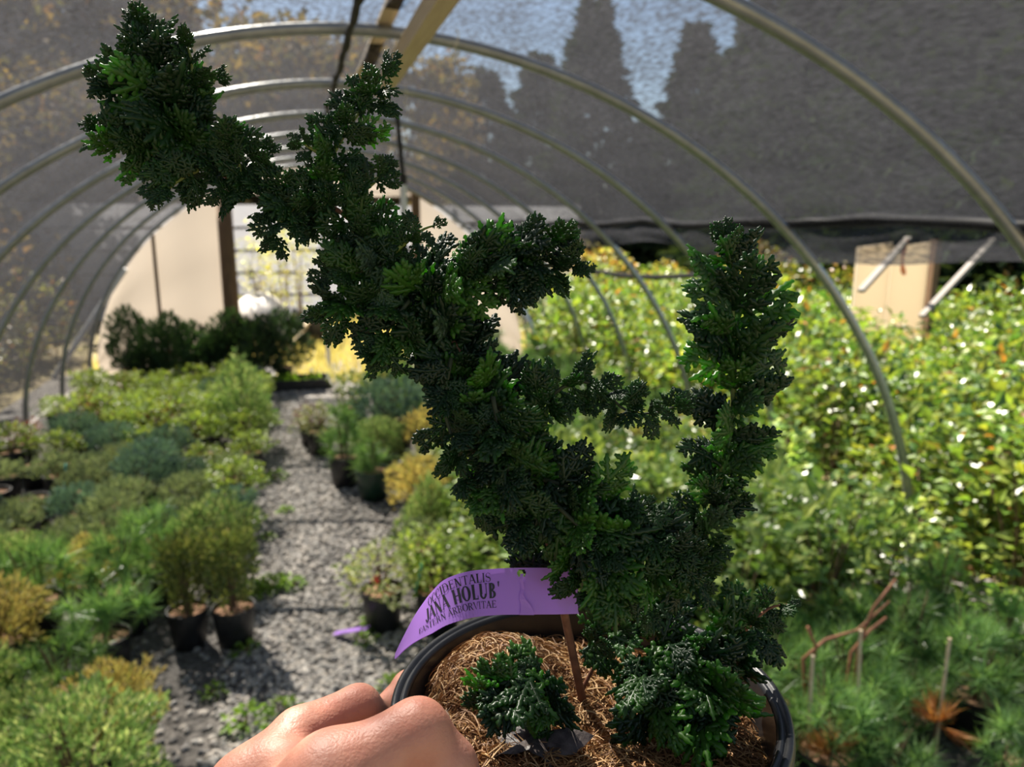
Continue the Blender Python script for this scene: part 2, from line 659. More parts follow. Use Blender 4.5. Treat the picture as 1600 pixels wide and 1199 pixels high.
e = empty('wall_back', (0, 0, 0))
e['kind'] = 'structure'
e['label'] = 'cream plastic sheeting closing the far end either side of a doorway'
PL, PR = AY(357, 400, YE).x, AY(648, 340, YE).x
for o_ in (sheet('plastic_sheet', TX - TA + .02, PL, .02, ''), sheet('plastic_sheet', PR, TX + TA - .02, .02, ''),
           sheet('plastic_sheet', PL, PR, 1.78, '')):
    o_.parent = e
b = MB()
xs = AY(245, 430, YE).x
b.box((xs, YE - .03, arch_top(xs) / 2), (.03, .03, arch_top(xs)))
b.build('stud', M['wood_dark'], e)
b = MB()
xs = AY(738, 400, YE).x
b.box((xs, YE - .03, arch_top(xs) / 2), (.03, .03, arch_top(xs)))
b.build('stud', M['wood_dark'], e)
b = MB()
b.tube([(PL, YE - .1, 0), (PL, YE - .1, .9), (PL, YE - .1, arch_top(PL) - .02)], [.08, .078, .074], 12)
tag(b.build('door_post', M['wood_dark'], smooth=True), 'thick round brown wooden post beside the doorway in the end wall', 'post')
b = MB()
b.box((PR, YE - .07, arch_top(PR) / 2), (.09, .06, arch_top(PR)))
tag(b.build('door_jamb', M['wood_dark']), 'square brown wooden post on the narrow side of the end doorway', 'post')
b = MB()
q = AY(85, 575, 8.37)
b.tube([(q.x - .02, 8.37, .0), AY(150, 490, 8.37), AY(196, 420, 8.37)], .028, 8)
tag(b.build('end_brace', M['white_pipe']), 'white brace pipe slanting up beside the grey cloth and evergreens', 'pipe')
b = MB()
b.tube([AZ(868, 585), AY(840, 530, 7.85), AY(808, 462, 8.2)], .03, 8)
tag(b.build('end_brace', M['white_pipe']), 'white brace pipe slanting down beside the green bushes', 'pipe')

# ---------------------------------------------------------------- plants
def pot_parts(root, r, h, mt, n=20):
    b = MB()
    rb = r * .78
    b.lathe([(0, .002), (rb, .002), (r * .955, h * .86), (r * .955, h * .90), (r * .90, h * .90), (r * .88, h * .6)], n)
    p = b.build('pot', mt, root, True)
    b = MB()
    b.lathe([(r * .955, h * .87), (r * 1.0, h * .875), (r * 1.0, h), (r * .93, h), (r * .90, h * .88)], n)
    b.build('rim', mt, p)
    b = MB()
    b.lathe([(0, h * .93), (r * .5, h * .915), (r * .905, h * .89)], n)
    b.build('soil', M['bark_mulch'], root, True)


def stems(root, h0, ht, rad, n, rg, spread=.5, r0=.006):
    b = MB()
    for i in range(n):
        a = rg.uniform(0, 6.28)
        k = rg.uniform(.1, spread)
        b.tube([(0.1 * rad * math.cos(a), .1 * rad * math.sin(a), h0), (rad * k * .5 * math.cos(a), rad * k * .5 * math.sin(a), h0 + ht * .4),
                (rad * k * math.cos(a), rad * k * math.sin(a), h0 + ht * rg.uniform(.7, .95))], [r0, r0 * .7, r0 * .3], 5)
    b.build('stem', M['stem'], root)


def env_point(shape, rad, h0, ht, rg):
    """a point in a crown: returns point and outward direction"""
    while True:
        x, y = rg.uniform(-1, 1), rg.uniform(-1, 1)
        z = rg.random()
        q = math.hypot(x, y)
        if shape == 'cone':
            lim = (1 - z) ** .8 * .95 + .05
        elif shape == 'dome':
            lim = math.sqrt(max(0, 1 - (z - .35) ** 2 / .43))
        else:
            lim = .55 + .45 * z
        lim *= 1 + .25 * math.sin(5 * math.atan2(y, x) + 7 * z)
        if q < lim and (q > .45 * lim or z > .7 or rg.random() < .25):
            pt = Vector((x * rad, y * rad, h0 + z * ht))
            d = Vector((x, y, .5 + .5 * z))
            return pt, d


def crown(root, kind, shape, rad, h0, ht, n, size, mt, seed):
    rg = random.Random(seed)
    b = MB()
    if kind == 'sprig':
        for i in range(n):
            pt, d = env_point(shape, rad, h0, ht, rg)
            d = (d.normalized() + rvec(rg) * .55 + Vector((0, 0, .25))).normalized()
            s = size * rg.uniform(.7, 1.4)
            b.leaf(pt, d, rvec(rg), s, s * .30, .2)
            d2 = (d + rvec(rg) * .6).normalized()
            b.leaf(pt + d * s * .3, d2, rvec(rg), s * .7, s * .22, .1)
    elif kind == 'leaf':
        for i in range(n):
            pt, d = env_point(shape, rad, h0, ht, rg)
            d = (d.normalized() + rvec(rg) * .7)
            d.z *= .5
            s = size * rg.uniform(.6, 1.35)
            nn = (Vector((0, 0, 1)) + rvec(rg) * .65)
            b.leaf(pt, d, nn, s, s * .58, .25)
    elif kind == 'needle':
        nt_ = max(6, n // 55)
        for i in range(nt_):
            pt, d = env_point(shape, rad * .75, h0, ht * .85, rg)
            d = (d.normalized() + Vector((0, 0, .8)) + rvec(rg) * .3).normalized()
            for k in range(55):
                nd = (d * rg.uniform(.2, 1.2) + rvec(rg)).normalized()
                s = size * rg.uniform(.7, 1.2)
                q = pt + d * (size * .5 * (rg.random() - .3))
                b.blade(q, q + nd * s, size * .05, rvec(rg))
    return b.build('foliage', L[mt], root, kind='stuff')


SEED = [100]


def potted(name, kind, shape, rad, ht, n, size, mt, r=.08, h=.16, pm='black_pot', st=5):
    SEED[0] += 1
    root = empty(name)
    pot_parts(root, r, h, M[pm])
    if n:
        crown(root, kind, shape, rad, h * .95, ht, n, size, mt, SEED[0])
        stems(root, h * .88, ht, rad, st, random.Random(SEED[0] + 50))
    return root


def shrub(name, kind, shape, rad, ht, n, size, mt, st=7, h0=.05):
    SEED[0] += 1
    root = empty(name)
    crown(root, kind, shape, rad, h0, ht, n, size, mt, SEED[0])
    stems(root, 0, ht, rad, st, random.Random(SEED[0] + 50), .7, .008)
    return root


PROTO = {}
USED = {}


def put(key, x, y, s=1.0, label=None, cat=None, group=None, rz=None, z=0.0, sz=None):
    o = PROTO[key]
    if key in USED:
        o = copy_tree(o)
    USED[key] = 1
    o.location = (x, y, z)
    o.scale = (s, s, sz or s)
    o.rotation_euler = (0, 0, R.uniform(0, 6.28) if rz is None else rz)
    if label:
        tag(o, label, cat, group)
    return o


for nm, a in dict(
    fir1=('potted_fir', 'sprig', 'dome', .16, .24, 2200, .025, 'fresh'),
    fir2=('potted_fir', 'sprig', 'cone', .15, .30, 2000, .024, 'fresh'),
    grey1=('potted_juniper', 'sprig', 'dome', .11, .07, 500, .024, 'grey'),
    grey2=('potted_juniper', 'sprig', 'dome', .12, .12, 600, .026, 'grey'),
    blue1=('potted_blue_spruce', 'sprig', 'dome', .13, .15, 700, .028, 'blue'),
    gold1=('potted_golden_conifer', 'sprig', 'dome', .14, .20, 900, .030, 'gold'),
    olive1=('potted_cypress', 'sprig', 'vase', .09, .30, 900, .032, 'olive'),
    dark1=('potted_evergreen', 'sprig', 'dome', .22, .50, 1400, .05, 'dark'),
    tall1=('potted_false_cypress', 'sprig', 'cone', .24, .55, 1500, .045, 'fresh'),
    pine1=('potted_pine', 'needle', 'dome', .15, .24, 1100, .085, 'pine'),
    pine2=('potted_pine', 'needle', 'cone', .13, .36, 1100, .08, 'pine'),
    light1=('potted_shrub', 'leaf', 'dome', .14, .15, 420, .028, 'light'),
    light2=('potted_shrub', 'leaf', 'vase', .13, .20, 420, .030, 'light'),
    gloss1=('potted_broadleaf', 'leaf', 'dome', .24, .36, 420, .060, 'gloss'),
    gloss2=('potted_broadleaf', 'leaf', 'dome', .22, .42, 420, .055, 'gloss'),
    vari=('potted_variegated_shrub', 'leaf', 'dome', .15, .18, 420, .028, 'variegated'),
    red1=('potted_barberry', 'leaf', 'dome', .12, .18, 300, .026, 'redleaf'),
    bare=('plant_pot', 'leaf', 'dome', .1, .1, 0, .02, 'weed'),
).items():
    PROTO[nm] = potted(*a)
for nm, a in dict(
    bush1=('leafy_bush', 'leaf', 'dome', .45, .85, 1100, .075, 'bushy'),
    bush2=('leafy_bush', 'leaf', 'dome', .42, .75, 1000, .065, 'bushy'),
    autumn1=('autumn_bush', 'leaf', 'dome', .5, 1.0, 1000, .07, 'autumn'),
    yellow1=('yellow_sapling', 'leaf', 'vase', .42, 1.5, 480, .055, 'yellow'),
).items():
    PROTO[nm] = shrub(*a)

# pots beside the path: the ones that can be told apart
put('olive1', -.29, 2.72, .95, 'olive green conical cypress in a black pot at the edge of the gravel path', 'plant', rz=.4)
o = put('olive1', -.45, 2.76, .9, 'olive green conical cypress in a black pot standing just behind the path-edge cypress', 'plant', rz=2.4)
put('vari', .24, 2.70, 1.0, 'cream variegated shrub in a black pot with a small red flower', 'plant', rz=1)
PROTO['greenpot'] = potted('potted_pine', 'needle', 'cone', .11, .2, 900, .085, 'pine', .095, .17, 'green_pot')
put('greenpot', .34, 4.12, 1.0, 'small pine seedling in a dark green pot beside the path', 'plant')
put('pine2', .20, 4.38, 1.15, 'tall pine seedling in a black pot beside the dark green pot', 'plant')
put('vari', .08, 5.05, 1.05, 'pale flecked shrub in a black pot at the far bend of the path', 'plant')
put('red1', .02, 5.3, .9, 'red tinged barberry in a black pot farthest along the path', 'plant')
put('gold1', .52, 3.55, 1.1, 'golden conifer in a black pot behind the variegated shrub', 'plant')
put('grey1', .45, 3.0, 1.2, 'grey green juniper in a black pot between the path and the golden conifer', 'plant')
put('blue1', .55, 4.9, 1.7, 'large blue green spruce in a black pot across from the conical bush', 'plant')
put('tall1', -.42, 5.35, .95, 'soft green conical false cypress in a black pot standing above its neighbours by the path', 'plant')
put('light1', -.33, 4.75, .9, 'low light green shrub in a black pot beneath the conical false cypress', 'plant')

for i, (k_, x_, y_, s_, l_) in enumerate((
        ('fir2', .52, 3.28, .9, 'pale green conical fir in a black pot behind the variegated shrub'),
        ('vari', .62, 3.85, 1.1, 'pale flecked shrub in a black pot behind the dark green pot'),
        ('light2', .44, 2.62, 1.1, 'light green upright shrub in a black pot close beside the variegated shrub'),
        ('fir1', .42, 4.55, .9, 'round pale green fir in a black pot beside the pine seedlings'),
        ('light2', .34, 5.6, 1.2, 'light green upright shrub in a black pot beyond the pine seedlings'),
        ('fir2', .6, 5.9, 1.3, 'tall pale green fir in a black pot toward the far doorway'),
        ('grey2', .72, 2.95, 1.2, 'grey green juniper in a black pot at the foot of the glossy shrubs'))):
    put(k_, x_, y_, s_, l_, 'plant')
# left bed
rg = random.Random(21)
GL = {
    'fir': ('soft light green fir in a black pot on the near part of the bed', 'plant', 'soft firs on the bed'),
    'gold': ('golden beige conifer in a black pot among the soft firs', 'plant', 'golden conifers on the bed'),
    'bright': ('bright green long-needled pine in a black pot on the bed under the grey cloth', 'plant', 'bright pines on the bed'),
    'grey': ('low grey green juniper in a black pot in the middle of the bed', 'plant', 'low junipers on the bed'),
    'blue': ('small blue green spruce in a black pot among the low junipers', 'plant', 'small spruces on the bed'),
    'bare': ('black pot of brown bark mulch with nothing showing above it', 'pot', 'bare pots among the junipers'),
    'light': ('light green small-leaved shrub in a black pot on the far part of the bed', 'plant', 'light shrubs on the far bed'),
    'red': ('dark red leaved barberry in a black pot among the light green shrubs', 'plant', 'red barberries on the bed'),
    'dark': ('dark evergreen bush in a black pot in front of the white end sheeting', 'plant', 'dark evergreens at the end wall'),
}
y = 1.75
while y < 7.0:
    x = -.40 if y > 3.0 else -.72
    if y < 2.1:
        x = -.52
    while x > -1.72:
        xx, yy = x + rg.uniform(-.04, .04), y + rg.uniform(-.05, .05)
        x -= rg.uniform(.20, .25) if 3.3 < y < 5 else rg.uniform(.23, .29)
        if abs(xx + .42) < .2 and 5.1 < yy < 5.6:
            continue
        if abs(xx + .36) < .22 and 2.55 < yy < 2.95:
            continue
        if abs(xx + .33) < .17 and 4.55 < yy < 4.95:
            continue
        q = rg.random()
        if y < 2.45:
            k, key = ('fir', rg.choice(['fir1', 'fir1', 'fir2', 'pine1', 'pine1', 'gold1']))
            if key == 'gold1':
                k = 'gold'
            if key == 'pine1':
                k = 'bright'
        elif y < 3.3:
            k, key = ('gold', 'gold1') if q < .2 else (('bright', 'pine1') if q < .55 else ('fir', 'fir1'))
        elif y < 4.9:
            if q < .18:
                k, key = 'bare', 'bare'
            elif q < .62:
                k, key = 'grey', rg.choice(['grey1', 'grey2'])
            elif q < .8:
                k, key = 'blue', 'blue1'
            else:
                k, key = 'light', 'light1'
                k = 'light'
        else:
            k, key = ('red', 'red1') if q < .14 else (('blue', 'blue1') if q < .24 else ('light', rg.choice(['light1', 'light2'])))
        l_, c_, g_ = GL[k]
        if k == 'light' and y < 4.9:
            l_, g_ = 'light green small-leaved shrub in a black pot among the low junipers', 'light shrubs among the junipers'
        put(key, xx, yy, rg.uniform(.85, 1.12), l_, c_, g_)
    y += rg.uniform(.25, .30)
for i in range(11):
    put('dark1', -1.55 + i * .135 + rg.uniform(-.04, .04), 7.45 + rg.uniform(-.2, .3), rg.uniform(.7, 1.0), *GL['dark'], sz=rg.uniform(.65, 1.15))

# right bed
GR = {
    'pine': ('bushy long-needled green pine in a black pot in the block by the broadleaf shrubs', 'plant', 'bushy pines right of the held pot'),
    'gloss': ('glossy broadleaf shrub in a black pot behind the bushy pines', 'plant', 'glossy broadleaf shrubs'),
    'far': ('wispy golden conifer in a black pot under the open side of the tunnel', 'plant', 'golden conifers under the open side'),
    'farpine': ('slender green pine in a black pot among the wispy golden conifers', 'plant', 'slender pines under the open side'),
}
for (yy0, yy1, x0, x1, st, keys) in ((1.16, 1.98, .85, 2.2, .20, 'p'), (2.15, 3.7, .75, 2.2, .30, 'g'), (3.9, 7.2, .75, 2.2, .33, 'f')):
    y = yy0
    while y < yy1:
        x = x0 + rg.uniform(0, .1)
        while x < x1:
            a, q = x + rg.uniform(-.04, .04), y + rg.uniform(-.05, .05)
            x += st
            if keys == 'p':
                if any(abs(a - AY(u_, 1120, Y_).x) < .11 and Y_ - .12 < q < Y_ + .06 for u_, Y_ in ((1465, 1.43), (1300, 1.40))):
                    continue
                put(rg.choice(['pine1', 'pine1', 'pine2']), a, q, rg.uniform(.75, .98), *GR['pine'])
            elif keys == 'g':
                put(rg.choice(['gloss1', 'gloss2']), a, q, rg.uniform(.85, 1.15), *GR['gloss'])
            else:
                if rg.random() < .22:
                    put('gold1', a, q, rg.uniform(.9, 1.3), *GR['far'])
                else:
                    put('pine2', a, q, rg.uniform(.9, 1.3), *GR['farpine'])
        y += st * .95
# bushes outside the open side
gb = ('yellow green leafy bush in the thicket between the hoop feet and the cream shed wall', 'bush', 'leafy bushes in front of the shed wall')
ga = ('orange and yellow autumn bush growing beyond the leafy green bushes', 'bush', 'autumn bushes outside the tunnel')
y = 1.6
while y < 10:
    x = 2.62 + rg.uniform(0, .2)
    while x < min(8.5, 2.9 + y * .95):
        a, q = x + rg.uniform(-.1, .1), y + rg.uniform(-.12, .12)
        x += .52 + (x - 2.6) * .05
        if (3.9 < a < 5.7 and 4.95 < q < 6.2) or (a < 3.1 and q > 7.8):
            continue
        g_ = gb
        if a < 3.3:
            g_ = ('yellow green leafy bush crowding against the feet of the steel hoops', 'bush', 'leafy bushes at the hoop feet')
        elif q > 6.2 and a > 4:
            g_ = ('yellow green leafy bush growing beyond the cream shed wall', 'bush', 'leafy bushes beyond the shed wall')
        put(rg.choice(['bush1', 'bush2']), a, q, rg.uniform(.85, 1.15), *g_)
    y += .55 + .02 * y
for i in range(16):
    put('autumn1', 3.6 + i * .55 + rg.uniform(-.2, .2), 10.6 + rg.uniform(-.4, 1.2) - i * .35, rg.uniform(.9, 1.3), *ga)

gl_ = ('rusty autumn bush growing outside behind the grey cloth', 'bush', 'rusty bushes behind the grey cloth')
for i in range(16):
    put('autumn1', -2.95 - .5 * (i % 2) + rg.uniform(-.1, .1), 2.6 + i * .5, rg.uniform(.7, 1.0), *gl_)
# small things among the plants
b = MB()
fl = AY(586, 905, 2.62)
for k in range(7):
    d = rvec()
    b.leaf(fl, d, rvec(), .022, .016)
tag(b.build('red_flower', M['red']), 'small red flower on the variegated shrub', 'flower')
b = MB()
a, q = AY(648, 905, 2.62), AY(660, 876, 2.62)
b.bar(a - Vector((0, 0, .05)), q, .022, .003)
tag(b.build('teal_plant_tag', M['teal']), 'teal plastic plant tag stuck in the pot beside the variegated shrub', 'plant tag')
b = MB()
a = AZ(100, 735, .22)
b.bar(a - Vector((0, 0, .08)), a + Vector((.01, 0, .03)), .03, .003)
tag(b.build('teal_plant_tag', M['teal']), 'teal plastic plant tag among the low junipers', 'plant tag')
b = MB()
a, q = AZ(523, 990, .02), AZ(575, 981, .07)
b.bar(a, q, .03, .003)
tag(b.build('purple_plant_tag', M['purple']), 'purple plastic tag sticking out over the gravel from a pot', 'plant tag')
a = AY(1455, 872, 2.08)
e = empty('yellow_leaf', (a.x, a.y, 0))
b = MB()
b.leaf(Vector((0, 0, a.z)), Vector((.15, 0, 1)), Vector((0, -1, .2)), .062, .04)
b.build('blade', L['yellow'], e)
b = MB()
b.tube([(0, 0, 0), (.01, 0, a.z * .5), (0, 0, a.z)], [.004, .003, .002], 5)
b.build('stalk', M['stem'], e)
tag(e, 'single yellow leaf on an upright stalk between the bushy pines and glossy shrubs', 'leaf')

# weeds on the gravel
PROTO['weed'] = shrub('weed', 'leaf', 'dome', .06, .05, 60, .03, 'weed', 3, .005)
for i in range(24):
    yy = rg.uniform(2.0, 5.5)
    sx = rg.choice([-1, 1])
    put('weed', (-.20 if sx < 0 else .22) + rg.gauss(0, .05), yy, rg.uniform(.5, 1.0), 'small bright green weed growing at the edge of the gravel path', 'weed', 'weeds along the path')

# stakes and dead seedlings in the block of pines
for i, (u0, v0, u1, v1, Y, what) in enumerate(((1470, 1110, 1484, 998, 1.47, 'behind the larger rust-brown seedling'), (1345, 1120, 1345, 985, 1.5, 'between the two rust-brown seedlings'), (1270, 1120, 1270, 1025, 1.48, 'nearest the held pot'))):
    b = MB()
    b.tube([Vector((AY(u0, v0, Y).x, Y, 0)), AY(u1, v1, Y)], .005, 6)
    tag(b.build('bamboo_stake', M['wood_pale']), 'thin bamboo stake among the pines ' + what, 'stake')
for (u, v, Y, s, lab) in ((1465, 1115, 1.43, 1.15, 'rust-brown dead pine seedling among the green pines by the tall stake'), (1300, 1165, 1.40, 1.1, 'rust-brown dead pine seedling among the green pines close to the held pot')):
    SEED[0] += 1
    a = AY(u, v, Y)
    e = empty('dead_seedling', (a.x, a.y, 0))
    rr = random.Random(SEED[0])
    b = MB()
    for k in range(9):
        d = (rvec(rr) + Vector((0, 0, .8))).normalized()
        for m_ in range(22):
            q0 = Vector((0, 0, a.z - .03)) + d * .05 * rr.random()
            b.blade(q0, q0 + (d * 1.3 + rvec(rr) * .55).normalized() * .06 * s, .004, rvec(rr))
    b.build('foliage', L['deadneedle'], e, kind='stuff')
    b = MB()
    b.tube([(0, 0, 0), (0, 0, a.z)], .004, 5)
    b.build('stem', M['stem'], e)
    tag(e, lab, 'plant')
# bare reddish branch
e = empty('bare_shrub', (AY(1320, 1000, 1.62).x, 1.62, 0))
rm = mat('red_bark', (.20, .08, .04), (.32, .13, .06), .7, 40)
base = Vector(e.location)
for pts in ([(1255, 1030), (1290, 1000), (1340, 985), (1390, 940)], [(1345, 1000), (1365, 950), (1400, 905)], [(1330, 1020), (1360, 985), (1385, 965)], [(1265, 1060), (1275, 1010), (1262, 980)]):
    b = MB()
    pp = [AY(u, v, 1.62) - base for u, v in pts]
    pp = [Vector((pp[0].x * .6, pp[0].y, 0.0))] + pp
    b.tube(pp, [.006, .0055, .005, .004, .0025][:len(pp)], 6)
    b.build('branch', rm, e, True)
tag(e, 'bare shrub with smooth red-brown branches beside the held pot', 'shrub')

# outside on the open side: panel, post, brace, tape, rolled cloth
e = empty('shed_wall', (4.75, 5.55, 0))
b = MB()
for i, (u0, u1) in enumerate(((1350, 1402), (1404, 1462))):
    b = MB()
    a, q = AY(u0, 375, 5.5), AY(u1, 375, 5.5)
    vs = [(a.x - 4.75, 0, 0), (q.x - 4.75, 0, 0), (q.x - 4.75, 0, 1.34), (a.x - 4.75, 0, 1.30)]
    b.add(vs + [(x, .03, z) for x, y, z in vs], [(0, 1, 2, 3), (7, 6, 5, 4), (0, 4, 5, 1), (1, 5, 6, 2), (2, 6, 7, 3), (3, 7, 4, 0)])
    b.build('panel', M['panel'], e)
b = MB()
a = AY(1470, 375, 5.5)
b.box((a.x - 4.75, 0, .68), (.06, .08, 1.36))
b.build('post', M['wood_dark'], e)
tag(e, 'cream panelled shed wall with a dark corner post above the leafy bushes', 'wall')
b = MB()
b.bar(AY(1440, 495, 5.0), AY(1552, 375, 5.2), .045, .03)
tag(b.build('timber_brace', M['wood_grey']), 'grey timber brace slanting up past the cream shed wall', 'brace')
b = MB()
b.bar(AY(1345, 455, 5.1), AY(1420, 372, 5.3), .05, .03)
tag(b.build('timber_brace', M['wood_grey']), 'grey timber brace slanting in front of the cream panels', 'brace')
b = MB()
vs = []
for k in range(9):
    a = AY(1418 - 8 * math.sin(k * .3), 374 + 7 * k, 5.26)
    ww = .022 if 2 < k < 8 else .01
    vs += [a + Vector((-ww, .01 * math.sin(k), 0)), a + Vector((ww, -.01 * math.sin(k), 0))]
b.add(vs, [(2 * k, 2 * k + 1, 2 * k + 3, 2 * k + 2) for k in range(8)])
tag(b.build('flagging_tape', M['orange_tape']), 'strip of orange flagging tape hanging in front of the cream panels', 'tape')
b = MB()
pth = [AY(1485, 388, 5.7), AY(1540, 395, 5.6), AY(1600, 398, 5.5), AY(1680, 395, 5.4)]
b.tube(pth, [.04, .055, .06, .05], 10)
tag(b.build('rolled_shade_cloth', M['cloth_fold'], smooth=True), 'long roll of black shade cloth hung beside the shed post', 'cloth roll')
for (u0, v0, u1, v1, lab) in ((905, 420, 1110, 428, 'sagging dark cable crossing behind the hoops above the bushes'),):
    b = MB()
    a, q = AY(u0, v0, 8.5), AY(u1, v1, 7.0)
    b.tube([a + (q - a) * k / 10 - Vector((0, 0, .06 * math.sin(math.pi * k / 10))) for k in range(11)], .03, 7)
    tag(b.build('shade_cloth_strip', M['cloth_fold']), 'twisted strip of black cloth strung above the autumn bushes', 'cloth strip')

# beyond the doorway ---------------------------------------------------------
e = empty('white_building', (0, 13.2, 0))
for k in range(5):
    b = MB()
    b.box((.4, 0, .18 + k * .36), (9, .004, .34), Matrix.Rotation(.12, 3, 'X'))
    b.build('plank', M['siding'], e)
b = MB()
for x in (-4.1, -1.8, .4, 2.6, 4.9):
    b.box((x, .1, .92), (.08, .08, 1.84))
b.build('frame', M['wood_grey'], e)
tag(e, 'white low building with wide horizontal bands beyond the end doorway', 'building')
for i, (u, Y, s) in enumerate(((415, 10.4, .85), (445, 10.9, 1.0), (470, 10.6, .9))):
    a = AY(u, 500, Y)
    put('yellow1', a.x, a.y, s, 'slender yellow leaved sapling standing beyond the end doorway', 'sapling', 'yellow saplings beyond the doorway')
b = MB()
a = AY(405, 495, 10.2)
vs, fs = [], []
for j in range(13):
    for i in range(24):
        th_ = math.pi / 2 * j / 12
        an = 2 * math.pi * i / 24
        rr = math.cos(th_) * (1 + .12 * math.sin(3 * an))
        vs.append((a.x + .42 * rr * math.cos(an), a.y + .4 * rr * math.sin(an), .62 * math.sin(th_) * (1 + .06 * math.sin(2 * an + 1))))
for j in range(12):
    for i in range(24):
        i2 = (i + 1) % 24
        fs.append((j * 24 + i, j * 24 + i2, (j + 1) * 24 + i2, (j + 1) * 24 + i))
b.add(vs, fs)
tag(b.build('covered_mound', M['white_tarp'], smooth=True), 'rounded mound under a white tarp behind the brown door post', 'mound')
b = MB()
b.bar(AY(432, 578, 9.0), AY(492, 488, 9.3), .05, .03)
tag(b.build('leaning_plank', M['wood_pale']), 'pale plank leaning in the end doorway', 'plank')
a = AY(515, 600, 8.0)
b = MB()
b.tube([(a.x, 8.0, 0), (a.x, 8.0, AY(515, 470, 8.0).z)], .02, 8)
tag(b.build('white_stake', M['white_pipe']), 'thin white pipe standing upright in the end doorway', 'stake')
PROTO['bigpot'] = potted('plant_pot', 'leaf', 'dome', .1, .1, 0, .02, 'weed', .16, .30)
for u, Y in ((468, 9.9), (492, 10.0), (480, 10.4)):
    a = AY(u, 540, Y)
    put('bigpot', a.x, Y, 1, 'large black nursery pot standing on the grass beyond the end doorway', 'pot', 'black pots beyond the doorway')
e = empty('seedling_tray', AZ(470, 606))
b = MB()
for a_, s_ in (((0, -.14, .05), (.5, .02, .1)), ((0, .14, .05), (.5, .02, .1)), ((-.25, 0, .05), (.02, .3, .1)), ((.25, 0, .05), (.02, .3, .1)), ((0, 0, .02), (.5, .28, .02))):
    b.box(a_, s_)
b.build('tray', M['black_pot'], e)
b = MB()
rr = random.Random(9)
for i in range(70):
    b.leaf(Vector((rr.uniform(-.2, .2), rr.uniform(-.1, .1), .03)), Vector((rr.uniform(-.4, .4), rr.uniform(-.4, .4), 1)), rvec(rr), rr.uniform(.06, .15), .03)
b.build('seedlings', L['weed'], e, kind='stuff')
tag(e, 'low black tray of seedlings at the far end of the path', 'tray')
b = MB()
for i in range(9000):
    x, y = rg.uniform(-2.2, 3.0), rg.uniform(7.3, 12.5)
    if y < 8.62 and not (-.25 < x < .9):
        continue
    q0 = Vector((x, y, 0))
    b.blade(q0, q0 + Vector((rg.uniform(-.06, .06), rg.uniform(-.06, .06), rg.uniform(.06, .2))), .016, Vector((rg.uniform(-1, 1), 1, 0)))
o = b.build('dry_grass', L['drygrass'], kind='stuff')
tag(o, 'yellow dry grass growing in and beyond the end doorway', 'grass')

# trees ----------------------------------------------------------------------
def conifer(name, ht, rad, n, seed):
    rr = random.Random(seed)
    root = empty(name)
    b = MB()
    b.tube([(0, 0, 0), (0, 0, ht * .5), (0, 0, ht * .97)], [ht * .016, ht * .011, .01], 8)
    b.build('trunk', M['trunk'], root)
    b = MB()
    for i in range(n):
        z = rr.random() ** 1.2
        an = rr.uniform(0, 6.28)
        lim = rad * (1 - z) ** .85 * (1 + .25 * math.sin(z * 60 + an * 2)) + .05
        q = lim * math.sqrt(rr.random())
        pt = Vector((q * math.cos(an), q * math.sin(an), ht * (.04 + .96 * z)))
        d = Vector((math.cos(an), math.sin(an), rr.uniform(-.7, .25)))
        s = ht * .05 * rr.uniform(.6, 1.3)
        b.leaf(pt, d, rvec(rr), s, s * .45, .3)
    b.build('foliage', L['tree_dark'], root, kind='stuff')
    return root


def broadtree(name, ht, rad, n, seed):
    rr = random.Random(seed)
    root = empty(name)
    b = MB()
    b.tube([(0, 0, 0), (.1, 0, ht * .35), (.05, .1, ht * .7)], [.14, .1, .05], 8)
    for i in range(9):
        a = rr.uniform(0, 6.28)
        b.tube([(.05, 0, ht * rr.uniform(.2, .5)), (rad * .6 * math.cos(a), rad * .6 * math.sin(a), ht * rr.uniform(.5, .9))], [.05, .015], 5)
    b.build('trunk', M['trunk'], root)
    b = MB()
    cl_ = [(Vector((rad * .7 * rr.uniform(-1, 1), rad * .7 * rr.uniform(-1, 1), ht * rr.uniform(.12, .9))), rr.uniform(.5, 1.0) * rad * .5) for _ in range(16)]
    for i in range(n):
        c_, r_ = rr.choice(cl_)
        pt = c_ + rvec(rr) * r_ * rr.random() ** .4
        b.leaf(pt, rvec(rr), rvec(rr), .22, .15)
    b.build('foliage', L['tree_brown'], root, kind='stuff')
    return root


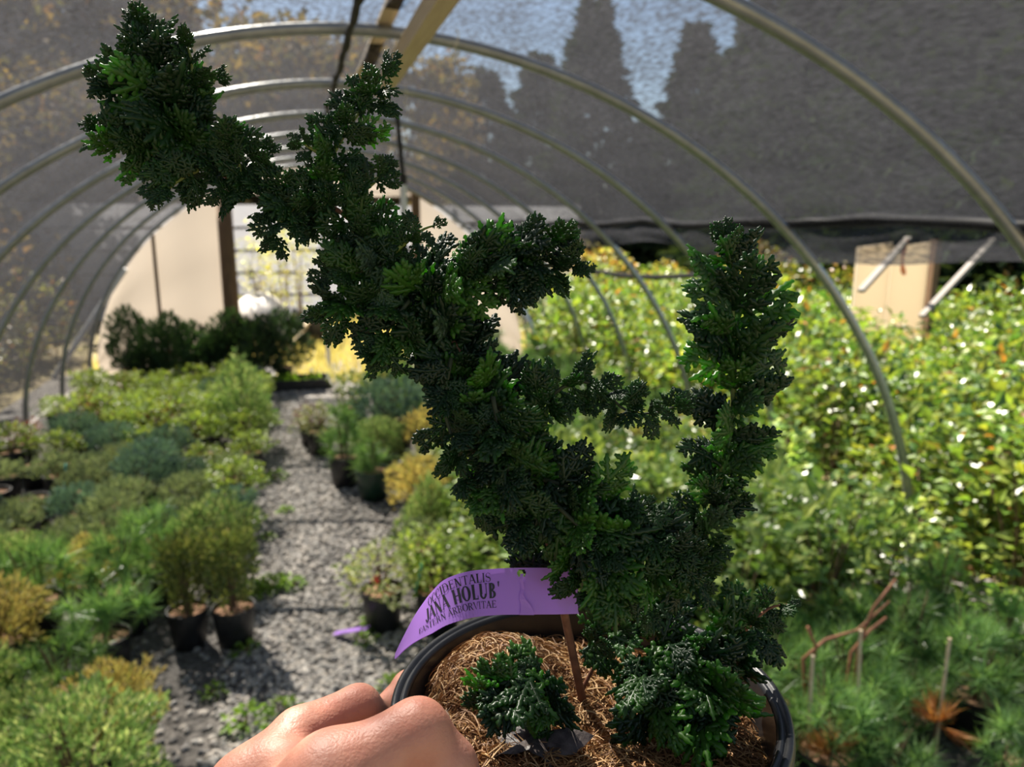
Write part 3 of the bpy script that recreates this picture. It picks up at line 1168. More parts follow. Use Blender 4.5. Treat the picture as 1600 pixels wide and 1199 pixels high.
PROTO['con1'] = conifer('conifer_tree', 9.0, 2.3, 6000, 71)
PROTO['con2'] = conifer('conifer_tree', 7.5, 2.6, 6000, 72)
PROTO['bro1'] = broadtree('autumn_tree', 6.0, 2.2, 5000, 81)
PROTO['bro2'] = broadtree('autumn_tree', 5.0, 2.4, 5000, 82)
gc = ('tall dark conifer standing outside, seen through the shade cloth', 'tree', 'dark conifers outside the tunnel')
ga2 = ('brown and gold autumn tree standing outside, seen through the grey cloth', 'tree', 'autumn trees outside the tunnel')
TH_ = dict(con1=9.0, con2=7.5, bro1=6.0, bro2=5.0)
for k, u, top, Y, g_ in (('con1', 930, 0, 19, gc), ('con2', 845, 85, 21, gc), ('con2', 760, 110, 22, gc), ('con1', 690, 95, 23, gc), ('con1', 1010, 190, 20, gc), ('con2', 1130, 90, 17, gc), ('con1', 1090, 40, 19, gc),
                         ('con1', 1210, -60, 14, gc), ('con2', 1290, -90, 12, gc), ('con1', 1400, -120, 10.5, gc), ('con2', 1480, -120, 9, gc), ('con1', 1580, -150, 8, gc), ('con2', 1700, -150, 7, gc), ('con1', 1340, -180, 15, gc), ('con2', 1560, -160, 10.5, gc), ('con2', 1460, -200, 13, gc),
                         ('bro1', 600, 70, 20, ga2), ('bro2', 520, 50, 19, ga2), ('bro1', 430, 35, 20, ga2), ('bro2', 340, 20, 18, ga2), ('bro1', 250, 0, 24, ga2), ('bro2', 160, -40, 22, ga2), ('bro1', 60, -80, 20, ga2), ('bro2', -50, -110, 18, ga2),
                         ('bro1', -180, -120, 16, ga2), ('bro2', 210, 130, 17, ga2), ('bro1', 90, 110, 15, ga2), ('bro2', -40, 90, 13, ga2), ('bro1', -200, 60, 11, ga2), ('bro2', -400, 20, 9.0, ga2), ('bro1', -700, -50, 8, ga2)):
    a = AY(u, top, Y)
    put(k, a.x, Y, a.z / TH_[k], *g_)

# ================================================================ the held plant
# pot --------------------------------------------------------------------
PC = P(918, 1085, .322)                                   # centre of the pot's rim
PR_, PH_ = .0825, .150
arb = empty('potted_arborvitae', PC - Vector((0, 0, PH_)))
base_arb = Vector(arb.location)
M['held_pot'] = mat('black_nursery_pot', (.014, .015, .017), (.024, .025, .028), .36, 60, bmp=.05)
b = MB()
b.lathe([(0, .003), (.055, .003), (.0585, 0), (.060, .004), (.0765, PH_ - .017), (.0790, PH_ - .016)], 72)
b.lathe([(.0752, PH_ - .002), (.0735, PH_ - .012), (.0730, PH_ - .030), (.066, PH_ - .09)], 72)
pot = b.build('pot', M['held_pot'], arb, True)
b = MB()
b.lathe([(.0780, PH_ - .017), (.0812, PH_ - .017), (.0822, PH_ - .014), (.0825, PH_ - .004), (.0818, PH_ - .0006), (.0806, PH_),
         (.0790, PH_ - .0002), (.0786, PH_ - .0012), (.0780, PH_ - .0012), (.0776, PH_ - .0001), (.0764, PH_ - .0004), (.0754, PH_ - .002), (.0745, PH_ - .006)], 96)
b.build('rim', M['held_pot'], pot, True)
B_ = Vector((math.sin(YAW), math.cos(YAW), 0))             # horizontal, away from the camera
R_ = Vector(RT)


def soil_z(x, y):
    """height of the soil over the pot floor; x along R_, y along B_"""
    q = math.hypot(x, y)
    z = PH_ - .016
    z += .020 * math.exp(-((x + .040) ** 2 + (y - .030) ** 2) / .0011)
    z += .003 * mnoise.noise(Vector((x * 60, y * 60, 3)))
    z -= .004 * (q / .074) ** 4
    return z


def soil_pt(x, y, dz=0):
    return R_ * x + B_ * y + Vector((0, 0, soil_z(x, y) + dz))


M['coir'] = mat('coir_soil', (.10, .045, .018), (.30, .16, .065), .95, 700, 6, bmp=1, bdist=.002)
b = MB()
vs, fs = [], []
nr, na = 22, 56
for i in range(nr + 1):
    for k in range(na):
        r_ = .0738 * i / nr
        a = 2 * math.pi * k / na
        vs.append(soil_pt(r_ * math.cos(a), r_ * math.sin(a)))
for i in range(nr):
    for k in range(na):
        k2 = (k + 1) % na
        fs.append((i * na + k, (i + 1) * na + k, (i + 1) * na + k2, i * na + k2))
b.add(vs, fs)
soil = b.build('soil', M['coir'], arb, True)
fm_, t, p, o = nodes('coir_fibre')
gi = t.nodes.new('ShaderNodeNewGeometry')
t.links.new(ramp(t, gi.outputs['Random Per Island'], [(0, (.14, .06, .02)), (.4, (.36, .18, .065)), (.75, (.50, .29, .11)), (1, (.62, .42, .2))]), p.inputs['Base Color'])
p.inputs['Roughness'].default_value = .6
rg = random.Random(77)
b = MB()
for i in range(5200):
    while True:
        x, y = rg.uniform(-.074, .074), rg.uniform(-.074, .074)
        if math.hypot(x, y) < .072:
            break
    a = rg.uniform(0, 6.28)
    cv = rg.uniform(-1, 1) * 1.1
    ln = rg.uniform(.004, .014)
    tl = rg.uniform(-.2, .45)
    pts = []
    xx, yy, zz = x, y, rg.uniform(0, .003)
    for k in range(5):
        q = min(1, .0735 / max(1e-6, math.hypot(xx, yy)))
        pts.append(soil_pt(xx * q, yy * q, max(zz, .0003)))
        a += cv * .55
        xx += math.cos(a) * ln / 4
        yy += math.sin(a) * ln / 4
        zz += tl * ln / 4 - .0005 * k
    r_ = rg.uniform(.00016, .00034)
    b.tube(pts, [r_, r_, r_, r_ * .8, r_ * .4], 3, cap=False)
b.build('coir_fibres', fm_, soil, kind='stuff')

# one scale-leaf spray, grown along +Y and flat in XY ------------------------
def bead(b, p0, d, ln, r, nb, rr, curve=0.0):
    """a branchlet of overlapping scale leaves: a beaded, blunt-tipped chain"""
    n_ = nb * 2 + 1
    pts, rad = [], []
    pos = Vector(p0)
    d = Vector(d).normalized()
    sd = Vector((-d.y, d.x, 0))
    for k in range(n_ + 1):
        f = k / n_
        pts.append(pos.copy())
        tip = math.sqrt(max(.22, 1 - max(0, (f - .80) / .20) ** 2))
        rad.append(r * (1.22 if k % 2 else .74) * tip)
        pos += (d + sd * curve * f).normalized() * ln / n_
    b.tube(pts, rad, 5, True, .72, Vector((0, 0, 1)))
    return pts


def make_spray(seed, width, nside, one=False):
    rr = random.Random(seed)
    b = MB()
    r = .046
    bead(b, (0, 0, 0), (0, 1, 0), .97, r * 1.05, 9, rr, rr.uniform(-.3, .3))
    for i in range(nside):
        f = (i + .6) / (nside + .6)
        for s in ((1, -1) if not one else (rr.choice([1, -1]),)):
            if rr.random() < .06:
                continue
            y0 = f * .93 + rr.uniform(-.03, .03)
            ln = width * (1.08 - .75 * f ** 1.5) * rr.uniform(.75, 1.15)
            an = math.radians(rr.uniform(42, 66))
            d = Vector((s * math.sin(an), math.cos(an), rr.uniform(-.16, .16)))
            p0 = Vector((0, y0 * .9, 0))
            pts = bead(b, p0, d, ln, r, max(3, int(ln * 11)), rr, s * rr.uniform(-.1, .45))
            nl = max(2, int(ln * 6))
            for k in range(nl):
                g = .28 + .66 * k / nl
                q = pts[min(len(pts) - 1, int(g * (len(pts) - 1)))]
                for s2 in (1, -1):
                    if rr.random() < .12:
                        continue
                    a2 = math.radians(rr.uniform(38, 66)) * s2
                    d2 = Vector((d.x * math.cos(a2) - d.y * math.sin(a2), d.x * math.sin(a2) + d.y * math.cos(a2), d.z + rr.uniform(-.25, .35)))
                    bead(b, q, d2, rr.uniform(.12, .20) * (1.1 - .4 * g), r * .95, 2, rr)
    # cup the fan a little
    out = []
    for x, y, z in b.v:
        out.append((x, y, z - .30 * x * x + .10 * math.sin(y * 2.6) + .02 * math.sin(9 * x + 3 * y)))
    b.v = out
    return b


SPR = [make_spray(900 + i, wd, ns).mesh('foliage_spray', True) for i, (wd, ns) in enumerate(((.50, 5), (.42, 6), (.58, 5), (.36, 6), (.48, 4), (.54, 5)))]

# leaf material of the arborvitae
m, t, p, o = nodes('arborvitae_leaf')
oi = t.nodes.new('ShaderNodeObjectInfo')
gi = t.nodes.new('ShaderNodeNewGeometry')
c = ramp(t, oi.outputs['Random'], [(0, (.010, .034, .014)), (.35, (.015, .048, .014)), (.7, (.034, .092, .016)), (.9, (.062, .150, .022)), (1, (.055, .09, .07))])
c2 = ramp(t, gi.outputs['Random Per Island'], [(0, (.75, .75, .75)), (1, (1.25, 1.25, 1.2))])
mx = t.nodes.new('ShaderNodeMix')
mx.data_type = 'RGBA'
mx.blend_type = 'MULTIPLY'
mx.inputs[0].default_value = 1
t.links.new(c, mx.inputs[6])
t.links.new(c2, mx.inputs[7])
t.links.new(mx.outputs[2], p.inputs['Base Color'])
p.inputs['Roughness'].default_value = .38
p.inputs['Specular IOR Level'].default_value = .55
tr = t.nodes.new('ShaderNodeBsdfTranslucent')
mu = t.nodes.new('ShaderNodeMix')
mu.data_type = 'RGBA'
mu.blend_type = 'MULTIPLY'
mu.inputs[0].default_value = 1
t.links.new(mx.outputs[2], mu.inputs[6])
mu.clamp_result = True
mu.inputs[7].default_value = (4.0, 4.6, .8, 1)
t.links.new(mu.outputs[2], tr.inputs[0])
ms = t.nodes.new('ShaderNodeMixShader')
ms.inputs[0].default_value = .48
t.links.new(p.outputs[0], ms.inputs[1])
t.links.new(tr.outputs[0], ms.inputs[2])
t.links.new(ms.outputs[0], o.inputs[0])
M['arb'] = m
M['green_twig'] = mat('green_twig', (.13, .17, .035), (.20, .24, .05), .6, 200)
M['dark_twig'] = mat('dark_green_twig', (.022, .032, .012), (.04, .05, .018), .7, 200)
M['red_twig'] = mat('red_brown_bark', (.13, .05, .025), (.24, .10, .05), .8, 250, bmp=.5, bdist=.001)

VIEW = Vector(FW)
rg = random.Random(404)
spray_list = []


def frame_at(u, v, d):
    """image-right, image-up and toward-camera axes"""
    return Vector(RT), Vector(UP), -Vector(FW)


def add_spray(u, v, d, ang, size_px, tow=0.0, roll=0.0, k=None, fat=1.0):
    """a spray whose foot is at photo pixel (u,v), pointing at image angle ang (deg, 0 = right, 90 = up)"""
    spray_list.append((u, v, d, ang, size_px, tow, roll, rg.randrange(6) if k is None else k, fat))


def along(path, n, seed, spread=62, tow=.5, size=1.42, fwd=.35, start=0.0):
    """sprays along a branch. path: (u, v, d, halfwidth)"""
    rr = random.Random(seed)
    seg = []
    for a, c_ in zip(path[:-1], path[1:]):
        seg.append(math.hypot(c_[0] - a[0], c_[1] - a[1]))
    tot = sum(seg)
    for i in range(n):
        f = start + (1 - start) * (i + rr.uniform(.2, .8)) / n
        q = f * tot
        j = 0
        while j < len(seg) - 1 and q > seg[j]:
            q -= seg[j]
            j += 1
        g = min(1, q / seg[j])
        a, c_ = path[j], path[j + 1]
        u, v, d, hw = [a[m_] + (c_[m_] - a[m_]) * g for m_ in range(4)]
        ta = math.degrees(math.atan2(-(c_[1] - a[1]), c_[0] - a[0]))
        s = 1 if i % 2 else -1
        third = i % 3 == 2
        off = spread * rr.uniform(.75, 1.25) * s * (1 - .55 * max(0, f - .8) / .2)
        if third:
            tw = rr.uniform(.5, 1.3) * tow * 2
            off *= rr.uniform(.2, .9)
        else:
            tw = rr.uniform(-.5, .55) * tow
        add_spray(u, v, d + rr.uniform(-.004, .004), ta + off, hw * size * rr.uniform(.85, 1.15), tw, rr.uniform(-55, 55))
    a, c_ = path[-2], path[-1]
    ta = math.degrees(math.atan2(-(c_[1] - a[1]), c_[0] - a[0]))
    add_spray(c_[0], c_[1], c_[2], ta, c_[3] * 1.2, 0, rr.uniform(-30, 30))


def inv(path):
    return path


# skeleton, photo pixels and distance from the camera -------------------------
D = .298
leader = [(905, 1060, .325, 20), (882, 960, .32, 40), (858, 850, .312, 72), (812, 740, .306, 80), (760, 640, .300, 84), (705, 530, .296, 80), (655, 455, .294, 72), (590, 390, .292, 62), (530, 330, .292, 52), (455, 300, .293, 42), (385, 290, .296, 46), (325, 262, .298, 55)]
BR = []
BR.append(('trunk', leader))
fan = [(325, 262, .298, 60), (285, 215, .298, 72), (255, 160, .300, 72), (238, 100, .302, 55), (225, 40, .304, 34)]
fan_l = [(280, 240, .296, 40), (230, 240, .295, 48), (180, 220, .294, 42), (150, 205, .294, 26)]
fan_l2 = [(260, 190, .302, 45), (205, 150, .304, 48), (160, 125, .306, 30)]
fan_r = [(275, 190, .298, 45), (300, 120, .296, 42), (292, 65, .295, 26)]
fan_r2 = [(290, 190, .303, 40), (325, 140, .304, 30), (340, 120, .305, 20)]
fan_d = [(310, 265, .292, 46), (275, 285, .290, 40), (255, 305, .289, 28)]
lobe = [(375, 275, .290, 40), (370, 225, .289, 38)]
lobe2 = [(415, 280, .29, 28), (418, 240, .29, 26)]
ldrop = [(390, 300, .293, 30), (345, 310, .292, 28)]
up2 = [(500, 320, 0.292, 44), (515, 255, 0.292, 46), (545, 200, 0.293, 44), (580, 150, 0.294, 38), (606, 112, 0.295, 32)]
up2b = [(500, 240, .288, 26), (470, 222, .287, 22)]
sm3 = [(545, 315, 0.288, 42), (585, 285, 0.286, 33), (600, 262, 0.285, 22)]
low4 = [(470, 312, 0.288, 46), (440, 345, 0.286, 44), (425, 368, 0.285, 30)]
low4b = [(520, 340, .296, 36), (470, 345, .297, 30)]
right5 = [(665, 440, 0.29, 65), (735, 430, 0.287, 63), (810, 405, 0.284, 58), (865, 375, 0.282, 40)]
right5b = [(790, 425, 0.284, 53), (860, 415, 0.282, 46), (900, 418, 0.281, 29)]
left6 = [(620, 410, 0.288, 52), (560, 425, 0.286, 52), (515, 430, 0.285, 32)]
left6b = [(620, 455, 0.29, 50), (560, 478, 0.288, 55), (515, 488, 0.287, 41)]
left6c = [(640, 470, 0.286, 53), (610, 510, 0.284, 51), (592, 552, 0.283, 41)]
tip7 = [(610, 400, .286, 40), (655, 362, .285, 30), (680, 352, .284, 18)]
mid8 = [(830, 650, 0.3, 55), (880, 605, 0.297, 42), (925, 600, 0.294, 37), (985, 645, 0.292, 37), (1040, 640, 0.291, 31), (1068, 628, 0.29, 20)]
drop_l = [(705, 560, .286, 50), (695, 640, .283, 46), (720, 720, .282, 48), (745, 780, .281, 46)]
drop_m = [(770, 620, .282, 56), (790, 720, .279, 58), (812, 815, .279, 52)]
rlow = [(850, 750, .296, 66), (930, 775, .29, 58), (1000, 815, .286, 56), (1055, 872, .284, 50)]
rlow2 = [(870, 790, .286, 76), (930, 850, .281, 72), (960, 910, .28, 52)]
rlow3 = [(960, 830, .296, 70), (1040, 880, .292, 58), (1085, 905, .29, 36)]
up9 = [(1050, 1000, .345, 22), (1085, 900, .338, 42), (1105, 820, .335, 62), (1125, 740, .332, 72), (1143, 650, .330, 86), (1148, 560, .328, 104), (1145, 490, .327, 102), (1138, 420, .326, 66), (1138, 372, .325, 30)]
low11 = [(1010, 1000, 0.325, 58), (1055, 1010, 0.318, 81), (1090, 1050, 0.312, 91), (1100, 1100, 0.307, 83)]
low11b = [(1075, 1010, 0.328, 56), (1130, 1000, 0.33, 65), (1165, 985, 0.332, 50), (1200, 952, 0.335, 28), (1232, 945, 0.337, 18)]
low11c = [(1000, 1020, 0.316, 68), (1010, 1070, 0.31, 73), (1030, 1105, 0.307, 62)]
low12 = [(850, 1030, 0.318, 59), (830, 1065, 0.312, 73), (800, 1080, 0.309, 68), (775, 1085, 0.308, 49)]
low12b = [(860, 1060, 0.312, 59), (855, 1095, 0.308, 54)]
mid13 = [(900, 1020, 0.332, 48), (960, 985, 0.336, 62), (1010, 960, 0.338, 50)]

along(leader, 74, 1, spread=58, tow=.7, size=1.25, start=.15)
for pth, n_, sd_ in ((fan, 22, 2), (fan_l, 9, 3), (fan_l2, 9, 4), (fan_r, 9, 5), (fan_r2, 5, 6), (fan_d, 7, 7), (lobe, 6, 8), (lobe2, 5, 9), (ldrop, 5, 10),
                     (up2, 22, 11), (up2b, 4, 12), (sm3, 7, 13), (low4, 8, 14), (low4b, 5, 15), (right5, 18, 16), (right5b, 9, 17), (left6, 8, 18), (left6b, 9, 19), (left6c, 9, 20), (tip7, 6, 21),
                     (mid8, 22, 22), (drop_l, 10, 23), (drop_m, 9, 24), (rlow, 11, 25), (rlow2, 7, 26), (rlow3, 7, 27), (low11, 9, 29), (low11b, 9, 30), (low11c, 6, 31), (low12, 7, 32), (low12b, 3, 33), (mid13, 5, 34)):
    along(pth, n_, sd_, tow=.6)
along([(895, 840, .287, 50), (908, 885, .286, 44), (912, 920, .287, 34)], 6, 70, tow=.5)
along([(985, 860, .283, 60), (1010, 920, .286, 50), (1010, 955, .292, 36)], 6, 71, tow=.5)
along(up9, 40, 28, spread=64, tow=.38, size=1.12, start=.08)
for pth, n_, sd_ in ((leader[2:8], 26, 51), (drop_l, 8, 52), (drop_m, 12, 53), (rlow, 14, 54), (rlow2, 8, 55), (fan[:3], 5, 56), (right5, 7, 57), (low11, 12, 58), (up9[1:4], 8, 59), (mid13, 9, 60), (low12, 6, 61), (low11b, 6, 62), (low11c, 6, 63)):
    along(pth, n_, sd_, spread=40, tow=1.0, size=1.0)

# stems
stemset = [('trunk', leader, .0019, 'red_twig')]
for pth in (fan, fan_l, fan_l2, fan_r, fan_r2, fan_d, lobe, lobe2, up2, up2b, sm3, low4, right5, right5b, left6, left6b, left6c, tip7, mid8, drop_l, drop_m, rlow, rlow2, rlow3):
    stemset.append(('branch', pth, .0009, 'dark_twig' if pth in (drop_l, drop_m, rlow, rlow2, rlow3, left6, left6b, left6c, right5, right5b, mid8) else 'green_twig'))
stemset.append(('branch', up9, .0019, 'green_twig'))
for pth in (low11, low11b, low11c, low12, low12b, mid13):
    stemset.append(('branch', pth, .0012, 'red_twig'))


def smooth_path(pts, k=4):
    out = []
    for i in range(len(pts) - 1):
        p0, p1, p2, p3 = pts[max(0, i - 1)], pts[i], pts[i + 1], pts[min(len(pts) - 1, i + 2)]
        for j in range(k):
            t_ = j / k
            out.append(.5 * ((2 * p1) + (p2 - p0) * t_ + (2 * p0 - 5 * p1 + 4 * p2 - p3) * t_ ** 2 + (3 * p1 - p0 - 3 * p2 + p3) * t_ ** 3))
    out.append(pts[-1])
    return out


root_top = base_arb + soil_pt(-.003, .012)
trunk_o = None
for nm, pth, r0, mt in stemset:
    pts = [P(u, v, d) - base_arb for u, v, d, h in pth]
    if pth is leader or pth is up9:
        pts = [soil_pt(0 if pth is leader else .028, .012 if pth is leader else .035, -.004)] + pts[1:]
    elif mt == 'red_twig':
        q = pts[0].copy()
        lx, ly = q.dot(R_), q.dot(B_)
        kk = min(1, .06 / max(.001, math.hypot(lx, ly)))
        q = soil_pt(lx * kk, ly * kk, -.003)
        pts = [q, q * .35 + pts[1] * .65] + pts[2:]
    pts = smooth_path(pts)
    n_ = len(pts)
    b = MB()
    b.tube(pts, [r0 * (1 - .72 * i / n_) for i in range(n_)], 7)
    o = b.build(nm, M[mt], arb, True)
    if nm == 'trunk':
        trunk_o = o

# place the sprays: the 300 largest are parts, the rest one part
order = sorted(range(len(spray_list)), key=lambda i: -spray_list[i][4])
rest = MB()
X_, Y_, Z_ = Vector(RT), Vector(UP), -Vector(FW)
for rank, i in enumerate(order):
    u, v, d, ang, sz, tow, roll, k, fat = spray_list[i]
    a = math.radians(ang)
    dirv = (X_ * math.cos(a) + Y_ * math.sin(a) + Z_ * tow).normalized()
    nrm = (Z_ - dirv * Z_.dot(dirv)).normalized()
    nrm = Matrix.Rotation(math.radians(roll), 3, dirv) @ nrm
    side = dirv.cross(nrm).normalized()
    ln = sz * d / FPX
    mtx = Matrix((side, dirv, nrm)).transposed().to_4x4()
    mtx = Matrix.Translation(P(u, v, d) - base_arb) @ mtx @ Matrix.Scale(ln, 4)
    if rank < 300:
        o = mobj('foliage_spray', SPR[k], M['arb'], arb)
        o.matrix_local = mtx
    else:
        rest.add([mtx @ q.co for q in SPR[k].vertices], [tuple(f.vertices) for f in SPR[k].polygons])
if rest.v:
    rest.build('inner_foliage', M['arb'], arb, True, 'stuff')
tag(arb, 'crooked dark green arborvitae with tufted scale leaves in a held black nursery pot', 'plant')

# dry leaf on the soil -----------------------------------------------------------
lm = mat('dry_brown_leaf', (.055, .045, .045), (.15, .12, .11), .45, 250, bmp=.4, bdist=.002)
lc = AZ(838, 1160, base_arb.z + PH_ - .012)
b = MB()
vs = [lc + Vector((0, 0, .004))]
for k in range(26):
    a = 2 * math.pi * k / 26
    rr_ = .013 * (1 + .22 * math.cos(5 * a + .4) + .14 * math.cos(11 * a) + .1 * math.cos(2 * a))
    q = lc + R_ * rr_ * 1.25 * math.cos(a) + B_ * rr_ * .95 * math.sin(a)
    vs.append(q + Vector((0, 0, .0035 * math.sin(3 * a + 1) + .002 * math.sin(7 * a))))
b.add(vs, [(0, 1 + k, 1 + (k + 1) % 26) for k in range(26)])
tag(b.build('dry_leaf', lm, smooth=True), 'dry crumpled brown lobed leaf lying on the coir in the held pot', 'leaf')

# ---------------------------------------------------------------- the name tag
def cm(*a):
    return [v for v in a]


def ring(cx, cy, rx, ry, th, tn, a0, a1, n=18):
    """part of a ring: thick at the sides, thin above and below"""
    q = []
    for k in range(n):
        p_ = []
        for j in (k, k + 1):
            a = math.radians(a0 + (a1 - a0) * j / n)
            p_.append(((cx + rx * math.cos(a), cy + ry * math.sin(a)), (cx + (rx - th) * math.cos(a), cy + (ry - tn) * math.sin(a))))
        q.append([p_[0][0], p_[1][0], p_[1][1], p_[0][1]])
    return q


def rc(x0, y0, x1, y1):
    return [[(x0, y0), (x1, y0), (x1, y1), (x0, y1)]]


def serif(x, y, w=.13, h=.035):
    return rc(x - w, y if y < .5 else y - h, x + w, y + h if y < .5 else y)


def glyph(ch, T=.16, H=.05):
    """upright serif capitals, height 1; returns polygons and advance"""
    st = lambda x, t=T: rc(x, 0, x + t, 1) + serif(x + t / 2, 0) + serif(x + t / 2, 1)
    dg = lambda x0, y0, x1, y1, t: [[(x0 - t / 2, y0), (x0 + t / 2, y0), (x1 + t / 2, y1), (x1 - t / 2, y1)]]
    if ch == 'O':
        return ring(.4, .5, .38, .51, T * 1.05, H, 0, 360, 28), .82
    if ch == 'C':
        return ring(.4, .5, .38, .51, T * 1.05, H, 52, 308, 22) + rc(.60, .70, .65, .98) + rc(.60, .03, .65, .2), .74
    if ch == 'I':
        return st(.10), .36
    if ch == 'D':
        return st(.10) + ring(.30, .5, .46, .5, T * 1.05, H, -90, 90, 18) + rc(.2, .95, .31, 1) + rc(.2, 0, .31, .05), .82
    if ch == 'E':
        return st(.10) + rc(.2, 0, .6, H) + rc(.2, 1 - H, .58, 1) + rc(.2, .5, .45, .5 + H) + rc(.56, 0, .61, .24) + rc(.53, .78, .58, 1) + rc(.42, .42, .46, .62), .68
    if ch == 'L':
        return st(.10) + rc(.2, 0, .56, H) + rc(.52, 0, .57, .26), .62
    if ch == 'T':
        return rc(.05, 1 - H, .65, 1) + rc(.35 - T / 2, 0, .35 + T / 2, 1) + serif(.35, 0) + rc(.05, .78, .09, 1) + rc(.61, .78, .65, 1), .70
    if ch == 'N':
        return rc(.12, 0, .18, 1) + rc(.62, 0, .68, 1) + dg(.14, 1, .63, 0, T * 1.2) + serif(.15, 0, .11) + serif(.65, 1, .11) + serif(.1, 1, .1), .82
    if ch == 'A':
        return dg(.07, 0, .37, 1, .06) + dg(.65, 0, .37, 1, T * 1.1) + rc(.18, .30, .55, .35) + serif(.08, 0, .1) + serif(.65, 0, .14), .76
    if ch == 'V':
        return dg(.37, 0, .10, 1, T * 1.1) + dg(.37, 0, .66, 1, .06) + serif(.1, 1, .14) + serif(.66, 1, .1), .74
    if ch == 'H':
        return st(.10) + st(.56) + rc(.2, .48, .6, .48 + H), .84
    if ch == 'U':
        return rc(.10, .3, .10 + T, 1) + rc(.62, .3, .68, 1) + serif(.18, 1) + serif(.65, 1, .11) + ring(.39, .32, .29, .34, T * .8, H * 1.6, 180, 360, 14), .80
    if ch == 'B':
        return st(.10) + ring(.30, .75, .28, .25, T, H, -90, 90, 12) + ring(.32, .26, .33, .26, T * 1.05, H, -90, 90, 12) + rc(.2, .95, .31, 1) + rc(.2, .49, .33, .54) + rc(.2, 0, .33, .05), .72
    if ch == 'R':
        return st(.10) + ring(.30, .74, .30, .26, T, H, -90, 90, 12) + rc(.2, .95, .31, 1) + rc(.2, .48, .31, .53) + dg(.66, 0, .38, .5, T) + serif(.68, 0, .09), .78
    if ch == 'J':
        return rc(.22, .18, .22 + T, 1) + serif(.22 + T / 2, 1) + ring(.18, .2, .20, .28, T * .7, H * 1.4, 180, 360, 10), .46
    if ch == 'S':
        pts = []
        for k in range(25):
            f = k / 24
            if f < .5:
                a = math.radians(35 + 235 * f / .5)
                pts.append((.30 + .21 * math.cos(a), .745 + .235 * math.sin(a)))
            else:
                a = math.radians(90 - 235 * (f - .5) / .5)
                pts.append((.30 + .23 * math.cos(a), .265 + .245 * math.sin(a)))
        q = []
        for k in range(24):
            t_ = .04 + .11 * max(0, 1 - abs(k / 24 - .5) / .28)
            (x0, y0), (x1, y1) = pts[k], pts[k + 1]
            dx, dy = x1 - x0, y1 - y0
            l_ = math.hypot(dx, dy) or 1
            nx_, ny_ = -dy / l_ * t_ / 2, dx / l_ * t_ / 2
            q.append([(x0 + nx_, y0 + ny_), (x1 + nx_, y1 + ny_), (x1 - nx_, y1 - ny_), (x0 - nx_, y0 - ny_)])
        return q + rc(.48, .76, .52, .97) + rc(.06, .03, .10, .25), .62
    if ch == "'":
        return [[(.10, 1.08), (.24, 1.08), (.20, .74), (.14, .74)]], .30
    return [], .34


# centre line of the strip: photo pixel, depth, half width, turn of the strip away from the viewer
TAG = [(905, 924, .300, 34, 8), (870, 924, .299, 35, 8), (815, 924, .297, 35, 10), (775, 925, .296, 34, 14), (735, 929, .295, 33, 20), (700, 940, .296, 31, 28), (672, 960, .299, 26, 40),
       (650, 980, .303, 18, 48), (632, 1003, .307, 10, 52), (617, 1026, .311, 3, 55)]
cen = smooth_path([P(u, v, d) for u, v, d, h, a in TAG], 6)
cum = [0.0]
for a, c_ in zip(cen[:-1], cen[1:]):
    cum.append(cum[-1] + (c_ - a).length)
LT = cum[-1]


def tag_frame(s):
    s = min(max(s, 0), LT)
    i = 0
    while i < len(cum) - 2 and cum[i + 1] < s:
        i += 1
    g = (s - cum[i]) / (cum[i + 1] - cum[i])
    c_ = cen[i] + (cen[i + 1] - cen[i]) * g
    tn = (cen[min(i + 2, len(cen) - 1)] - cen[max(i - 1, 0)]).normalized()
    q = (i + g) / 6
    j = min(int(q), len(TAG) - 2)
    g2 = q - j
    hw = TAG[j][3] + (TAG[j + 1][3] - TAG[j][3]) * g2
    an = math.radians(TAG[j][4] + (TAG[j + 1][4] - TAG[j][4]) * g2)
    d = TAG[j][2] + (TAG[j + 1][2] - TAG[j][2]) * g2
    wv = Y_ * math.cos(an) - Z_ * math.sin(an)
    wv = (wv - tn * wv.dot(tn)).normalized()
    full = hw * d / FPX / max(.35, math.cos(an))
    nr_ = tn.cross(wv)
    if nr_.dot(Z_) < 0:
        nr_ = -nr_
    return c_, wv, full, nr_


b = MB()
vs, fs = [], []
NS, NV = 240, 26
hole_s = min(cum, key=lambda q: abs(q - .0222))
hc, hwv, hhw, hn = tag_frame(hole_s)
hole_c = hc + hwv * hhw * .76
for side_ in (0, 1):
    for i in range(NS + 1):
        c_, wv, hw, nr_ = tag_frame(LT * i / NS)
        for k in range(NV + 1):
            f = 2 * k / NV - 1
            cutv = R_ * (.004 * (f + 1) * -1 if i == 0 else 0)
            vs.append(c_ + wv * hw * f + cutv - nr_ * (.0003 * side_))
o1 = (NS + 1) * (NV + 1)
for i in range(NS):
    for k in range(NV):
        a = i * (NV + 1) + k
        if ((vs[a] + vs[a + NV + 2]) / 2 - hole_c).length < .0017:      # the round slot the strip is threaded through
            continue
        fs.append((a, a + 1, a + NV + 2, a + NV + 1))
        fs.append((o1 + a, o1 + a + NV + 1, o1 + a + NV + 2, o1 + a + 1))
b.add(vs, fs)
M['tag'] = leafmat('purple_tag', [(.50, .25, .80)], .30, .42, tint=(1, .95, 1), vary=0)
tg = b.build('plant_tag', M['tag'], smooth=True)
tag(tg, 'curled purple name tag with black lettering looped round the arborvitae stem', 'plant tag')
ink = mat('black_ink', (.012, .010, .016), (.02, .016, .022), .5, 50)


